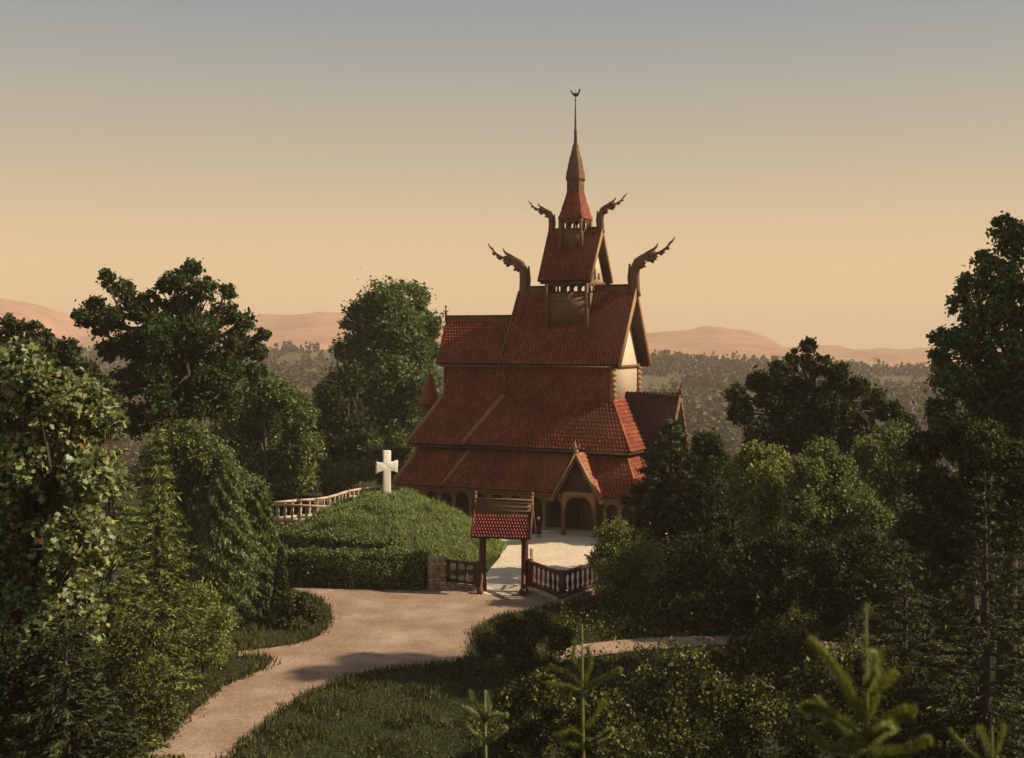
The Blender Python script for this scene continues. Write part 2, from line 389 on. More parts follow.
tuft = .45+1.2*np.clip(np.sin(gx*2.1+gy)*np.sin(gy*2.3-gx*.7)+.6*np.sin(gx*5.3)*np.sin(gy*4.7+gx)+R.normal(size=n)*.25, 0, 1)
wd = np.sin(gx*3.3+gy*1.2)+np.sin(gy*4.1-gx*2.2)+R.normal(size=n)*.5 > .9
struct(mk('mound_grass', [blades(gx, gy, mz(gx, gy)-.03, .26*tuft, .045), leaves(np.stack([gx, gy, mz(gx, gy)+R.uniform(.02, .22, n)], 1)[wd], .15, .6, .7)], M['grass']), 'stuff')
# verge grass
n = 150000
gy = R.uniform(33, 66, n); gx = R.uniform(-22, 9, n)
keep = ~inside(PATH, gx, gy) & ~inside(COURT, gx, gy) & ~inside(SIDE, gx, gy) & (np.abs(512+F*gx/gy-420) < 330)
gx, gy = gx[keep], gy[keep]
gh = .35+1.1*np.clip(np.sin(gx*1.3+gy*.8)*np.sin(gy*1.1-gx*.5)+.5*np.sin(gx*3.7)*np.sin(gy*3.1)+R.normal(size=len(gx))*.2, 0, 1)
wd = R.rand(len(gx)) < .22*(gh > .7)
ex, ey = [], []
for (x1, y1), (x2, y2) in zip(PATH, PATH[1:]+PATH[:1]):
    L = math.dist((x1, y1), (x2, y2)); k = int(L*70)
    if (y1+y2)/2 > 63 or k < 1: continue
    t_ = R.uniform(0, 1, k); nx, ny = -(y2-y1)/L, (x2-x1)/L; o_ = R.normal(size=k)*.13*(.4+1.2*(np.sin(t_*L*3+x1*5)**2))
    ex.append(x1+(x2-x1)*t_+nx*o_); ey.append(y1+(y2-y1)*t_+ny*o_)
ex, ey = np.concatenate(ex), np.concatenate(ey)
struct(mk('verge_grass', [blades(ex, ey, gz(ex, ey), .24, .03), blades(gx, gy, gz(gx, gy)-.02, .26*gh, .03), leaves(np.stack([gx, gy, gz(gx, gy)+R.uniform(.02, .3, len(gx))], 1)[wd], .13, .6, .7)], M['verge']), 'stuff')

# ------------------------------------------------------------------ the stave church
PHI = math.radians(27.29)
CH = thing('stave_church', 'tall red brown timber stave church with tiered tiled roofs, dragon heads and a spire', 'church', (4.49, 87.63, 0), -PHI)
def c3(u, v, z): return (u, -v, z)
def ring(uA, uB, vT, zT, oA, oB, oV, zB, sides, rowh=.31, tw=.25, kind='pan'):
    """sloping roofs round a rectangle: top edge (uA..uB, +-vT), foot pushed out by oA, oB, oV."""
    P = []
    if 's' in sides: P += tiles(c3(uA, vT, zT), c3(uB, vT, zT), c3(uB+oB, vT+oV, zB), c3(uA-oA, vT+oV, zB), rowh, tw, kind)
    if 'n' in sides: P += tiles(c3(uB, -vT, zT), c3(uA, -vT, zT), c3(uA-oA, -vT-oV, zB), c3(uB+oB, -vT-oV, zB), rowh, tw, kind)
    if 'w' in sides: P += tiles(c3(uB, vT, zT), c3(uB, -vT, zT), c3(uB+oB, -vT-oV, zB), c3(uB+oB, vT+oV, zB), rowh, tw, kind)
    if 'e' in sides: P += tiles(c3(uA, -vT, zT), c3(uA, vT, zT), c3(uA-oA, vT+oV, zB), c3(uA-oA, -vT-oV, zB), rowh, tw, kind)
    return P
def boards(name, segs, par, w=.24, h=.16, mat='paletimber'):
    for p, q in segs: mk(name, [beam(p, q, w, h)], M[mat], par)
def up(p, d=.06): return (p[0], p[1], p[2]+d)

mk('plinth', [box(-12.0, 7.2, -5.2, 5.2, 0, .16)], M['stone'], CH)
mk('inner_wall', [box(-10.3, 5.0, -3.55, 3.55, .1, 5.1)], M['darktimber'], CH)
# arcade
def arch_plate(p0, p1, zs, zt, rad, th=.12, k=10):
    p0, p1 = np.array(p0), np.array(p1); d = p1-p0; L = np.linalg.norm(d); d /= L
    poly = [(0, zs-.0), (L/2-rad, zs)]+[(L/2-rad*math.cos(math.pi*i/k), zs+rad*math.sin(math.pi*i/k)) for i in range(1, k)]+[(L/2+rad, zs), (L, zs), (L, zt), (L/2, zt), (0, zt)]
    nrm = np.array([d[1], -d[0]])*th/2
    V = [(p0[0]+d[0]*a+nrm[0]*s, p0[1]+d[1]*a+nrm[1]*s, z) for s in (-1, 1) for a, z in poly]
    m = len(poly); Fq = [[i, (i+1) % m, m+(i+1) % m, m+i] for i in range(m)]
    top = [(0, m-1)]
    arc = list(range(1, k+2)); # arch line indexes 1..k+1
    half = len(arc)//2
    for s in (0, m):
        Fq.append([s+0, s+1, s+m-1])
        for q in range(half): Fq.append([s+arc[q], s+arc[q+1], s+m-1])
        Fq.append([s+arc[half], s+m-2, s+m-1])
        for q in range(half, len(arc)-1): Fq.append([s+arc[q], s+arc[q+1], s+m-3] if q > half-1 else [])
        Fq.append([s+arc[half], s+m-3, s+m-2])
        Fq.append([s+arc[-1], s+m-4, s+m-3])
    return (np.array(V), [f for f in Fq if f])
POSTP = [(.17, 0), (.17, .22), (.12, .3), (.115, 1.25), (.16, 1.32), (.16, 1.42), (.12, 1.46), (.13, 1.6), (.2, 1.78)]
us = [-10.9, -9.7, -8.5, -7.3, -5.88, -4.47, -3.05, -1.64, -.22, 1.2, 4.2, 5.25, 6.3]
def posts(line, skip=()):
    for p in line: mk('arcade_post', [lathe(POSTP, (p[0], p[1], .12), 10)], M['arcade'], CH, True)
    for i in range(len(line)-1):
        if i in skip: continue
        L = math.dist(line[i], line[i+1])
        mk('arcade_arch', [arch_plate(line[i], line[i+1], 1.75, 2.66, min(.62, L/2-.13))], M['arcade'], CH)
south = [(u, -(4.65 if u > -7 else 4.5)) for u in us]
posts(south, (9,))
vs_ = np.linspace(-4.65, 4.65, 8)
posts([(6.3, float(v)) for v in vs_[1:]])
posts([(-10.9, float(v)) for v in np.linspace(-3.2, 4.4, 6)])
posts([(float(u), 4.65) for u in np.linspace(-9.4, 4.8, 9)])
# gallery roof and aisle roof
gr = mk('gallery_roof', ring(-6.2, 5.54, 4.06, 5.18, 1.44, 1.44, 1.44, 2.72, 'swn')+ring(-10.55, -6.1, 3.94, 5.1, 1.2, 0, 1.44, 2.66, 'sen'), M['tile'], CH)
boards('hip_board', [(up(c3(-6.25, 4.06, 5.22)), up(c3(-7.66, 5.5, 2.78))), (up(c3(-10.55, 3.94, 5.1)), up(c3(-11.75, 5.4, 2.68)))], gr, .34, .2)
boards('hip_board', [(up(c3(5.54, 4.06, 5.18)), up(c3(6.98, 5.5, 2.74)))], gr, .14, .1, 'tile')
boards('eaves_board', [(c3(-7.6, 5.44, 2.6), c3(7, 5.44, 2.6)), (c3(-11.7, 5.3, 2.54), c3(-7.6, 5.3, 2.54))], gr, .08, .16, 'timber')
ar = mk('aisle_roof', ring(-4.47, 3.77, 2.3, 8.94, 2.18, 2.18, 2.18, 5.58, 'swn')+ring(-9.5, -4.3, 2.16, 8.86, 1.75, 0, 2.18, 5.5, 'sen'), M['tile'], CH)
boards('hip_board', [(up(c3(-4.5, 2.3, 8.98)), up(c3(-6.68, 4.5, 5.6))), (up(c3(-9.5, 2.16, 8.86)), up(c3(-11.24, 4.36, 5.5)))], ar, .36, .22)
boards('hip_board', [(up(c3(3.77, 2.3, 8.94)), up(c3(5.95, 4.48, 5.58)))], ar, .14, .1, 'tile')
boards('eaves_board', [(c3(-6.6, 4.42, 5.44), c3(5.95, 4.42, 5.44)), (c3(-10.9, 4.28, 5.36), c3(-6.6, 4.28, 5.36)), (c3(5.9, 4.4, 5.44), c3(5.9, -4.4, 5.44))], ar, .08, .16, 'darktimber')
# nave and chancel walls clad in shingles
def wall4(u0, u1, v, z0, z1, sides='sne', rowh=.2, tw=.19):
    P = [box(u0+.03, u1-.03, -v+.03, v-.03, z0-.3, z1)+(1,)]
    if 's' in sides: P += [tiles(c3(u0, v, z1), c3(u1, v, z1), c3(u1, v, z0), c3(u0, v, z0), rowh, tw, 'fish', .02)[0]]
    if 'n' in sides: P += [tiles(c3(u1, -v, z1), c3(u0, -v, z1), c3(u0, -v, z0), c3(u1, -v, z0), rowh, tw, 'fish', .02)[0]]
    if 'e' in sides: P += [tiles(c3(u0, -v, z1), c3(u0, v, z1), c3(u0, v, z0), c3(u0, -v, z0), rowh, tw, 'fish', .02)[0]]
    return P
nw = mk('nave_wall', wall4(-4.45, 3.72, 2.28, 8.8, 11.3), M['shingle'], CH)
cw = mk('chancel_wall', wall4(-9.5, -4.4, 2.14, 8.75, 11.3), M['shingle'], CH)
def window(u, v, par):
    mk('round_window', [(lambda L: (L[0][:, [0, 2, 1]]*np.array([1, -1, 1])+np.array(c3(u, v, 0))*np.array([1, 1, 0])+np.array([0, 0, 10.55]), L[1]))(lathe([(.09, -.06), (.09, .06), (.03, .061)], (0, 0, 0), 10))], M['iron'], par)
for u in (-3.6, -1.9, -.2, 1.5, 2.9): window(u, 2.30, nw)
for u in (-8.5, -6.9, -5.4): window(u, 2.14, cw)
mk('corner_post', [box(-4.62, -4.36, -2.4, -2.14, 8.9, 11.2)], M['shingle'], CH)
# gable end of the nave: planks coloured cream for the sunlight on them, between two notched posts
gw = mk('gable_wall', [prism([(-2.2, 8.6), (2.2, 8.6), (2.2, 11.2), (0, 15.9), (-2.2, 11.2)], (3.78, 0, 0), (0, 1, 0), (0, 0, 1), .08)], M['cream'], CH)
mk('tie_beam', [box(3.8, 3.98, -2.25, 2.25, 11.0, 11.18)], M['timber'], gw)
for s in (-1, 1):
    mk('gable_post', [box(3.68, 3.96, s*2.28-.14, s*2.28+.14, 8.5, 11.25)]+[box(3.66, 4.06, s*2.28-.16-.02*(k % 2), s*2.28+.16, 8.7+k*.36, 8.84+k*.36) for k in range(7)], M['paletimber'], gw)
# nave roof
RN = 16.3
def gable_roof(u0r, u1r, u0e, u1e, v, zr, ze, rowh=.3, tw=.25, kind='pan'):
    return tiles(c3(u0r, .02, zr), c3(u1r, .02, zr), c3(u1e, v, ze), c3(u0e, v, ze), rowh, tw, kind)+tiles(c3(u1r, -.02, zr), c3(u0r, -.02, zr), c3(u0e, -v, ze), c3(u1e, -v, ze), rowh, tw, kind)
nr = mk('nave_roof', gable_roof(-4.4, 4.62, -4.5, 4.5, 2.82, RN, 11.22), M['tile'], CH)
for s in (1, -1):
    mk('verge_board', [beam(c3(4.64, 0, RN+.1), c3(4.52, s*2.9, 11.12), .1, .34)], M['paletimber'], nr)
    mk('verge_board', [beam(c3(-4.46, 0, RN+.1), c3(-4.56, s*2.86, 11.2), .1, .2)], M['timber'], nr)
def crest(u0, u1, z0, z1, par, n):
    P = [box(u0, u1, -.015, .015, z0, z1-.05), box(u0, u1, -.06, .06, z0, z0+.10), box(u0, u1, -.07, .07, z1-.09, z1)]
    for i in range(n):
        a = u0+(u1-u0)*(i+.5)/n; w = (u1-u0)/n
        P.append(prism([(-.46*w, 0), (-.16*w, .5), (-.46*w, 1), (.1*w, 1), (.4*w, .5), (.1*w, 0)], (a, 0, z0+.05), (1, 0, 0), (0, 0, z1-z0-.1), .05))
    return mk('ridge_crest', P, M['timber'], par)
crest(-4.3, -1.54, 16.15, 16.78, nr, 9); crest(1.54, 4.5, 16.15, 16.78, nr, 10)
mk('eaves_board', [box(-4.4, 4.5, -2.74, -2.66, 10.98, 11.14)], M['timber'], nr)
# chancel roof
def soffit(u0, u1, v, zr, ze, par):
    for sg in (1, -1):
        a, b, c_, d_ = [np.array(c3(u, vv, z)) for u, vv, z in ((u0, 0, zr-.2), (u1, 0, zr-.2), (u1, sg*v, ze-.16), (u0, sg*v, ze-.16))]
        V = np.array([p-np.array([0, 0, o]) for o in (0, .05) for p in (a, b, c_, d_)]); mk('soffit', [(V, BOXF)], M['darktimber'], par)
soffit(-4.3, 4.45, 2.75, RN, 11.22, nr)
cr = mk('chancel_roof', gable_roof(-10.6, -4.3, -9.9, -4.3, 2.62, 14.35, 11.2), M['tile'], CH)
crest(-10.65, -4.45, 14.28, 14.72, cr, 18)
mk('gable_wall', [prism([(-2.05, 8.6), (2.05, 8.6), (2.05, 11.2), (0, 14.1), (-2.05, 11.2)], (-9.55, 0, 0), (0, 1, 0), (0, 0, 1), .08)], M['shingle'], cr)
mk('finial', [tube([(-10.6, 0, 14.3), (-10.6, 0, 15.35)], [.09, .05], 6), box(-10.82, -10.4, -.04, .04, 14.98, 15.06), blob((-10.6, 0, 15.38), .09), blob((-10.6, 0, 14.85), .12)], M['timber'], cr)
mk('eaves_board', [box(-9.7, -4.4, -2.56, -2.48, 10.96, 11.12)], M['timber'], cr)

# dragon heads
def dragon(u, z, s, k, par):
    f = lambda px, py: np.array([u+s*k*(px-748)/62.0, 0, z+k*(405-py)/69.7])
    W = k/66.0
    def sw(pts, rad): return tube([f(*p) for p in pts], [r*W for r in rad], 8, (0, 1, 0))
    P = [sw([(752, 440), (748, 405), (746, 340), (748, 295), (762, 262), (790, 240), (826, 226), (850, 216)], [27, 26, 25, 25, 23, 18, 13, 6]),
         sw([(778, 240), (815, 214), (840, 200), (852, 186), (856, 170)], [10, 8, 7, 5, 2]),
         sw([(812, 238), (848, 226), (872, 213), (888, 205), (903, 190), (915, 172), (928, 160), (938, 142)], [9, 7, 5, 7, 5, 6, 4, 2])]
    for poly in ([(800, 252), (815, 246), (850, 232), (858, 240), (846, 246), (852, 256), (838, 258), (834, 272), (820, 262), (806, 264)], [(772, 262), (790, 256), (800, 268), (792, 276), (800, 292), (784, 292), (776, 300), (768, 282)], [(860, 226), (884, 212), (892, 218), (880, 226), (874, 234)], [(896, 204), (908, 190), (912, 200), (904, 208)], [(800, 228), (830, 210), (834, 218), (812, 236)]):
        P.append(prism([tuple(f(a_, b_)[[0, 2]]) for a_, b_ in poly], (0, 0, 0), (1, 0, 0), (0, 0, 1), 18*W))
    for i in range(9): P.append(blob(f(717+i*.6, 352-i*9.5), 6.5*W, 6, 4))
    P.append(sw([(722, 400), (716, 340), (722, 270)], [6, 6, 3]))
    return mk('dragon_head', P, M['timber'], par, True)
dragon(4.5, 16.35, 1, .95, nr); dragon(-4.1, 16.35, -1, .96, nr)

# belfry tower astride the nave roof
def belfry(hh, z0, z1, z2, n, name, par, pil):
    t = mk(name, [box(-hh, hh, -hh, hh, z0, z1)]+[box(-hh+.12, hh-.12, s*hh-.02, s*hh+.02, z0+.1+i*(z1-z0)/6, z0+.14+i*(z1-z0)/6) for i in range(1, 6) for s in (-1, 1)], M['timber'], par)
    for a in (-1, 1):
        for b in (-1, 1): mk('corner_pilaster', [box(a*hh-.11, a*hh+.11, b*hh-.11, b*hh+.11, z0-pil, z2)], M['timber'], t)
    g = 2*hh/n
    P = []
    for i in range(n):
        x0 = -hh+i*g
        for s in (-1, 1):
            P.append(arch_plate((x0, s*hh), (x0+g, s*hh), z1+(z2-z1)*.42, z2, g*.38, .08, 8)); P.append(arch_plate((s*hh, x0), (s*hh, x0+g), z1+(z2-z1)*.42, z2, g*.38, .08, 8))
            for (px_, py_) in ((x0, s*hh), (x0+g, s*hh), (s*hh, x0), (s*hh, x0+g)): P.append(box(px_-g*.11, px_+g*.11, py_-g*.11, py_+g*.11, z1, z1+(z2-z1)*.45))
    mk('arch_openings', P, M['timber'], t)
    return t
tw_ = belfry(1.52, 14.1, 16.2, 17.0, 5, 'belfry', CH, .75)
tr = mk('belfry_roof', gable_roof(-2.05, 2.08, -1.98, 1.98, 1.9, 20.55, 17.02, .25, .2), M['tile'], CH)
for s in (1, -1):
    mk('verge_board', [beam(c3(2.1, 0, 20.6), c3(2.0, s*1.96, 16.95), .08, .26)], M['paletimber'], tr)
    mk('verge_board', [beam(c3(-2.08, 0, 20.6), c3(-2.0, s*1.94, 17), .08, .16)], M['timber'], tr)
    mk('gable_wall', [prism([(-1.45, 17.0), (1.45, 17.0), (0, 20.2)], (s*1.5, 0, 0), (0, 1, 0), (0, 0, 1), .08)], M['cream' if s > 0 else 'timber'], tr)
mk('window', [box(1.52, 1.57, -.3, .0, 17.15, 17.9), box(1.52, 1.57, -.9, -.65, 17.15, 17.6), box(1.52, 1.57, .4, .65, 17.15, 17.6)], M['darktimber'], tr)
soffit(-1.9, 1.93, 1.84, 20.55, 17.02, tr)
crest(-2.0, -.84, 20.45, 20.85, tr, 4); crest(.84, 2.02, 20.45, 20.85, tr, 4)
dragon(1.95, 20.7, 1, .64, tr); dragon(-1.9, 20.7, -1, .60, tr)
tt = belfry(.8, 19.35, 20.75, 21.45, 3, 'turret', CH, .2)
# spire: square, flared foot, waisted, then a steep cap
sp_prof = [(.95, 21.4), (.78, 22.0), (.58, 22.8), (.47, 23.3), (.46, 24.1), (.54, 24.25), (.44, 25.0), (.27, 26.0), (.09, 26.9)]
def spire_faces(pr):
    P = []
    for (r0, z0), (r1, z1) in zip(pr[:-1], pr[1:]):
        for k in range(4):
            a = k*math.pi/2; c, s = math.cos(a), math.sin(a)
            rt = lambda x, y, z: (x*c-y*s, x*s+y*c, z)
            P += [tiles(rt(-r1, -r1, z1), rt(r1, -r1, z1), rt(r0, -r0, z0), rt(-r0, -r0, z0), .2, .17, 'fish', .02)[0]]
    P.append(lathe([(r-.01, z) for r, z in pr], (0, 0, 0), 4, True)); return P
sp = mk('spire', spire_faces(sp_prof[:4]), M['shingle'], CH)
mk('spire_cap', spire_faces(sp_prof[3:]), M['timber'], sp)
mk('spire_mast', [tube([(0, 0, 26.7), (0, 0, 28), (0, 0, 29.2), (0, 0, 30.0)], [.13, .08, .055, .03], 8), blob((0, 0, 27.6), .14), blob((0, 0, 29.85), .08)], M['timber'], sp, True)
mk('weather_vane', [tube([(0, 0, 29.9), (0, 0, 30.55)], [.02, .015], 5), prism([(-.42, .62), (-.2, .34), (.02, .28), (.2, .3), (.3, .62), (.38, .5), (.34, .36), (.2, .1), (.02, 0), (-.18, .14), (-.34, .36)], (0, 0, 30.05), (1, 0, 0), (0, 0, 1), .04)], M['iron'], sp)
# entrance portal in the gallery
UP, VP = 2.75, 5.95
po = mk('entrance_portal', [prism([(-1.5, 2.75), (1.5, 2.75), (0, 5.3)], c3(UP, 5.62, 0), (1, 0, 0), (0, 0, 1), .06)], M['darktimber'], CH)
for s in (-1, 1):
    mk('portal_post', [lathe([(.17, 0), (.17, .3), (.12, .4), (.12, 1.3), (.17, 1.38), (.17, 1.5), (.13, 1.55), (.15, 1.9)], (UP+s*1.12, -5.55, .03), 10)], M['timber'], po, True)
mk('portal_arch', [arch_plate((UP-1.2, -5.6), (UP+1.2, -5.6), 1.75, 2.95, .98, .16, 16)], M['paletimber'], po)
T = tiles(c3(UP, VP, 5.42), c3(UP, 4.2, 5.42), c3(UP-1.72, 4.2, 2.5), c3(UP-1.72, VP, 2.5), .3, .25)+tiles(c3(UP, 4.2, 5.42), c3(UP, VP, 5.42), c3(UP+1.72, VP, 2.5), c3(UP+1.72, 4.2, 2.5), .3, .25)
mk('portal_roof', T, M['tile'], po)
for s in (-1, 1):
    saw = [(.0, .0)]
    n = 16
    p0, p1 = np.array([UP, -VP-.06, 5.5]), np.array([UP+s*1.8, -VP-.06, 2.42])
    P = [beam(p0, p1, .1, .26, (0, 1, 0)), beam(p0+[0, .5, 0], p1+[0, .5, 0], .9, .07, np.cross(p1-p0, (0, 1, 0)))]
    for i in range(n):
        c = p0+(p1-p0)*(i+.8)/n; P.append(blob(c+np.array([-s*.13, 0, -.1]), .075, 6, 4))
    P.append(box(p1[0]-.1, p1[0]+.1, p1[1]-.1, p1[1]+.12, p1[2]-.12, p1[2]+.12))
    mk('bargeboard', P, M['paletimber'], po)
mk('finial', [tube([(UP, -VP, 5.3), (UP-.05, -VP, 5.9), (UP-.12, -VP, 6.3)], [.13, .09, .03], 6), blob((UP, -VP, 5.65), .16), blob((UP-.18, -VP, 6.05), .09), tube([(UP, -VP, 5.7), (UP+.2, -VP, 5.95), (UP+.26, -VP, 6.15)], [.08, .05, .02], 6)], M['paletimber'], po, True)
mk('door', [box(UP-.65, UP+.65, -3.62, -3.56, .16, 2.2), box(UP-.75, UP-.65, -3.66, -3.56, .16, 2.3), box(UP+.65, UP+.75, -3.66, -3.56, .16, 2.3)], M['timber'], po)
# gabled porch on the far end
gp = mk('gable_porch', [box(3.7, 7.3, -1.5, 1.5, 0, 5.4), prism([(-1.5, 5.4), (1.5, 5.4), (0, 8.8)], (7.3, 0, 0), (0, 1, 0), (0, 0, 1), .1)], M['darkshingle'], CH)
pr_ = mk('porch_roof', gable_roof(3.7, 7.78, 3.7, 7.6, 2.0, 9.1, 5.1, .27, .22), M['darkshingle'], gp)
P = [box(3.75, 7.8, -.07, .07, 9.0, 9.3)]+[box(3.9+i*.3, 4.05+i*.3, -.05, .05, 9.3, 9.36) for i in range(13)]
mk('ridge_crest', P, M['darktimber'], gp)
for s in (-1, 1): mk('verge_board', [beam(c3(7.8, 0, 9.15), c3(7.65, s*2.05, 5.0), .1, .28)]+[box(7.72, 7.86, -s*(.25+i*.28)-.05, -s*(.25+i*.28)+.05, 8.55-i*.57, 8.72-i*.57) for i in range(6)], M['timber'], gp)
mk('finial', [tube([(7.78, 0, 9.0), (7.8, 0, 9.6), (7.95, 0, 9.95), (7.9, 0, 10.15)], [.14, .1, .07, .02], 6), blob((7.8, 0, 9.5), .14)], M['timber'], gp, True)
# round apse with its conical cap
ap = mk('apse', [lathe([(1.5, 0), (1.5, 5.2)], (-11.2, 0, 0), 16), lathe([(.62, 5), (.62, 8.2), (.5, 8.3)], (-12.0, 0, 0), 14)], M['shingle'], CH, False)
mk('cone_roof', [lathe([(.82, 8.0), (.74, 8.3), (.5, 9.2), (.25, 9.9), (.05, 10.4), (.03, 10.9)], (-12.0, 0, 0), 16), blob((-12, 0, 10.6), .08), lathe([(1.9, 5.0), (1.2, 6.4), (.6, 7.2)], (-11.2, 0, 0), 16)], M['tile'], ap, True)

# ------------------------------------------------------------------ gate, balustrades, hedges, cross
GL, GR = np.array([-1.52, 64.2]), np.array([.66, 63.85])
gd = (GR-GL)/np.linalg.norm(GR-GL); GA = math.atan2(gd[1], gd[0]); gw_ = np.linalg.norm(GR-GL)
G = thing('roofed_gate', 'timber gateway with a small red tiled roof and tall brown ridge board', 'gate', ((GL+GR)[0]/2, (GL+GR)[1]/2, 0), GA)
hw = gw_/2; rl = hw+.38
for s in (-1, 1):
    mk('gate_post', [box(s*hw-.19, s*hw+.19, -.19, .19, 0, .4), lathe([(.2, .4), (.19, .6), (.18, 2.6), (.23, 2.75), (.23, 3.0)], (s*hw, 0, 0), 8)], M['redtimber'], G)
    mk('bracket', [tube([(s*hw, -.15, 1.1), (s*hw, -.3, .7), (s*hw, -.62, .3), (s*hw, -.8, .1)], [.09, .1, .1, .1], 6), box(s*hw-.15, s*hw+.15, -.95, -.6, 0, .32)], M['redtimber'], G)
    mk('finial', [box(s*rl-.07, s*rl+.07, -.09, .09, 3.9, 5.0), blob((s*rl, 0, 5.1), .1), blob((s*rl, 0, 5.0), .06)], M['timber'], G)
    mk('bargeboard', [beam((s*(rl+.02), 0, 4.35), (s*(rl+.02), -.98, 2.94), .09, .22), beam((s*(rl+.02), 0, 4.35), (s*(rl+.02), .98, 2.94), .09, .22)], M['redtimber'], G)
mk('lintel', [box(-rl+.1, rl-.1, -.12, .12, 2.85, 3.1), prism([(-.7, 3.0), (.7, 3.0), (0, 4.2)], (-hw, 0, 0), (0, 1, 0), (0, 0, 1), .08), prism([(-.7, 3.0), (.7, 3.0), (0, 4.2)], (hw, 0, 0), (0, 1, 0), (0, 0, 1), .08)], M['redtimber'], G)
mk('gate_roof', tiles((-rl, -.2, 4.02), (rl, -.2, 4.02), (rl, -.98, 2.95), (-rl, -.98, 2.95), .2, .15, 'pan', .03, .05)+tiles((rl, .2, 4.02), (-rl, .2, 4.02), (-rl, .98, 2.95), (rl, .98, 2.95), .2, .15, 'pan', .03, .05), M['tilebright'], G)
P = [prism([(-.27, 3.92), (.27, 3.92), (.07, 4.72), (-.07, 4.72)], (0, 0, 0), (0, 1, 0), (0, 0, 1), 2*rl-.06), box(-rl, rl, -.1, .1, 4.72, 4.82)]
for z_, y_ in ((4.0, .27), (4.2, .22), (4.4, .17), (4.6, .12)): P.append(box(-rl+.06, rl-.06, -y_-.012, y_+.012, z_, z_+.03))
mk('ridge_board', P, M['ridgewood'], G)
lf = mk('gate_leaf', [box(hw+.1, hw+.16, .25, 1.5, .25, .36), box(hw+.1, hw+.16, .25, 1.5, .95, 1.05)]+[box(hw+.1, hw+.17, .3+i*.22, .38+i*.22, .12, 1.15+.13*i) for i in range(5)]+[box(hw+.06, hw+.2, 1.45, 1.62, .1, 2.0)], M['paletimber'], G)
mk('brace', [tube([(hw+.13, .25, 1.7), (hw+.13, .4, 1.25), (hw+.13, .8, .8), (hw+.13, 1.45, .6)], [.06]*4, 6)], M['paletimber'], lf)

BAL = [(.085, 0), (.085, .08), (.05, .12), (.095, .34), (.05, .62), (.075, .66), (.05, .7), (.085, .78), (.085, .86)]
def balustrade(name, pts, label, z0, z1, railm='redtimber', balm='redtimber', step=.42, endposts=True, pil=.14, group=None):
    c = np.mean([p for p in pts], axis=0); t = thing(name, label, 'balustrade', (c[0], c[1], 0), 0, group)
    L = [(p[0]-c[0], p[1]-c[1]) for p in pts]; zr = z1-.12
    for (a, b) in zip(L[:-1], L[1:]):
        mk('top_rail', [beam((*a, zr+.06), (*b, zr+.06), .24, .13)], M[railm], t)
        mk('foot_rail', [beam((*a, z0+.09), (*b, z0+.09), .2, .14)], M[balm], t)
        n = max(2, int(math.dist(a, b)/step))
        for i in range(n):
            f = (i+.5)/n; x, y = a[0]+(b[0]-a[0])*f, a[1]+(b[1]-a[1])*f; k = (zr-z0-.16)/.86
            mk('baluster', [lathe([(r*1.15, z0+.16+z*k) for r, z in BAL], (x, y, 0), 8)], M[balm], t, True)
    if endposts:
        for p in L: mk('newel_post', [box(p[0]-pil, p[0]+pil, p[1]-pil, p[1]+pil, z0-.05, z1+.1), box(p[0]-pil-.05, p[0]+pil+.05, p[1]-pil-.05, p[1]+pil+.05, z0-.05, z0+.16)], M[balm], t)
    return t
def rubble(pts, w, z0, z1, rows_, sl=.42):
    P = []
    for (a, b) in zip(pts[:-1], pts[1:]):
        a, b = np.array(a), np.array(b); L = np.linalg.norm(b-a); d = (b-a)/L; rh = (z1-z0)/rows_
        for r in range(rows_):
            s = -R.uniform(0, .2)
            while s < L:
                l = R.uniform(.6, 1.5)*sl; q = a+d*max(0, s); e = a+d*min(L, s+l*.95)
                if np.linalg.norm(e-q) > .08:
                    j = R.uniform(-.05, .05); V, Fb = beam((*q, z0+rh*(r+.5)), (*e, z0+rh*(r+.5)+R.uniform(-.02, .02)), w+j*2, rh*R.uniform(.84, .97))
                    V = V+R.uniform(-.025, .025, V.shape); P.append((V, Fb))
                s += l
        P.append(beam((*a, (z0+z1)/2), (*b, (z0+z1)/2), w-.12, (z1-z0)-.06))
    return P
EL = np.array([-3.7, 65.3])
balustrade('balustrade', [tuple(EL+[.15, 0]), tuple(GL-gd*.2)], 'short dark balustrade between the stone pier and the gate', .3, 1.45, step=.5)
tag(mk('stone_plinth', rubble([tuple(EL+[.3, -.1]), tuple(GL-gd*.1+[0, -.1])], .5, 0, .26, 2), M['stone']), 'low rubble plinth under the short balustrade beside the stone pier', 'plinth')
CO, RE = np.array([2.46, 60.8]), np.array([4.95, 64.4])
balustrade('balustrade', [tuple(GR+gd*.3), tuple(CO), tuple(RE)], 'dark turned balustrade bending round behind the rounded bush', .42, 1.63, step=.46)
tag(mk('stone_plinth', rubble([tuple(GR+gd*.2), tuple(CO+[-.1, -.1]), tuple(RE)], .62, -.1, .40, 3), M['stone']), 'rough stone footing under the bent balustrade near the rounded bush', 'plinth')
tag(mk('stone_pier', rubble([(-4.45, 64.85), (-3.55, 65.15)], .75, 0, 1.62, 8, .36), M['stone']), 'stubby yellowish rubble stone pier at the end of the clipped hedge', 'pier')
curve = [tuple(at(px_, 0, Y_)[:2]) for px_, Y_ in ((274, 80), (296, 80.9), (314, 81.5), (327, 82.4), (337, 83.8), (347, 85.6), (360, 87.0), (384, 88.6))]
balustrade('terrace_balustrade', curve, 'long sunlit balustrade curving behind the grassy mound to the church', 1.35, 2.52, 'rail', 'rail', .5, False)
balustrade('terrace_balustrade', [(-15.3, 79.7), (-11.4, 78.6)], 'short sunlit balustrade running into the left flank of the mound', 1.3, 2.42, 'rail', 'rail', .5, False)
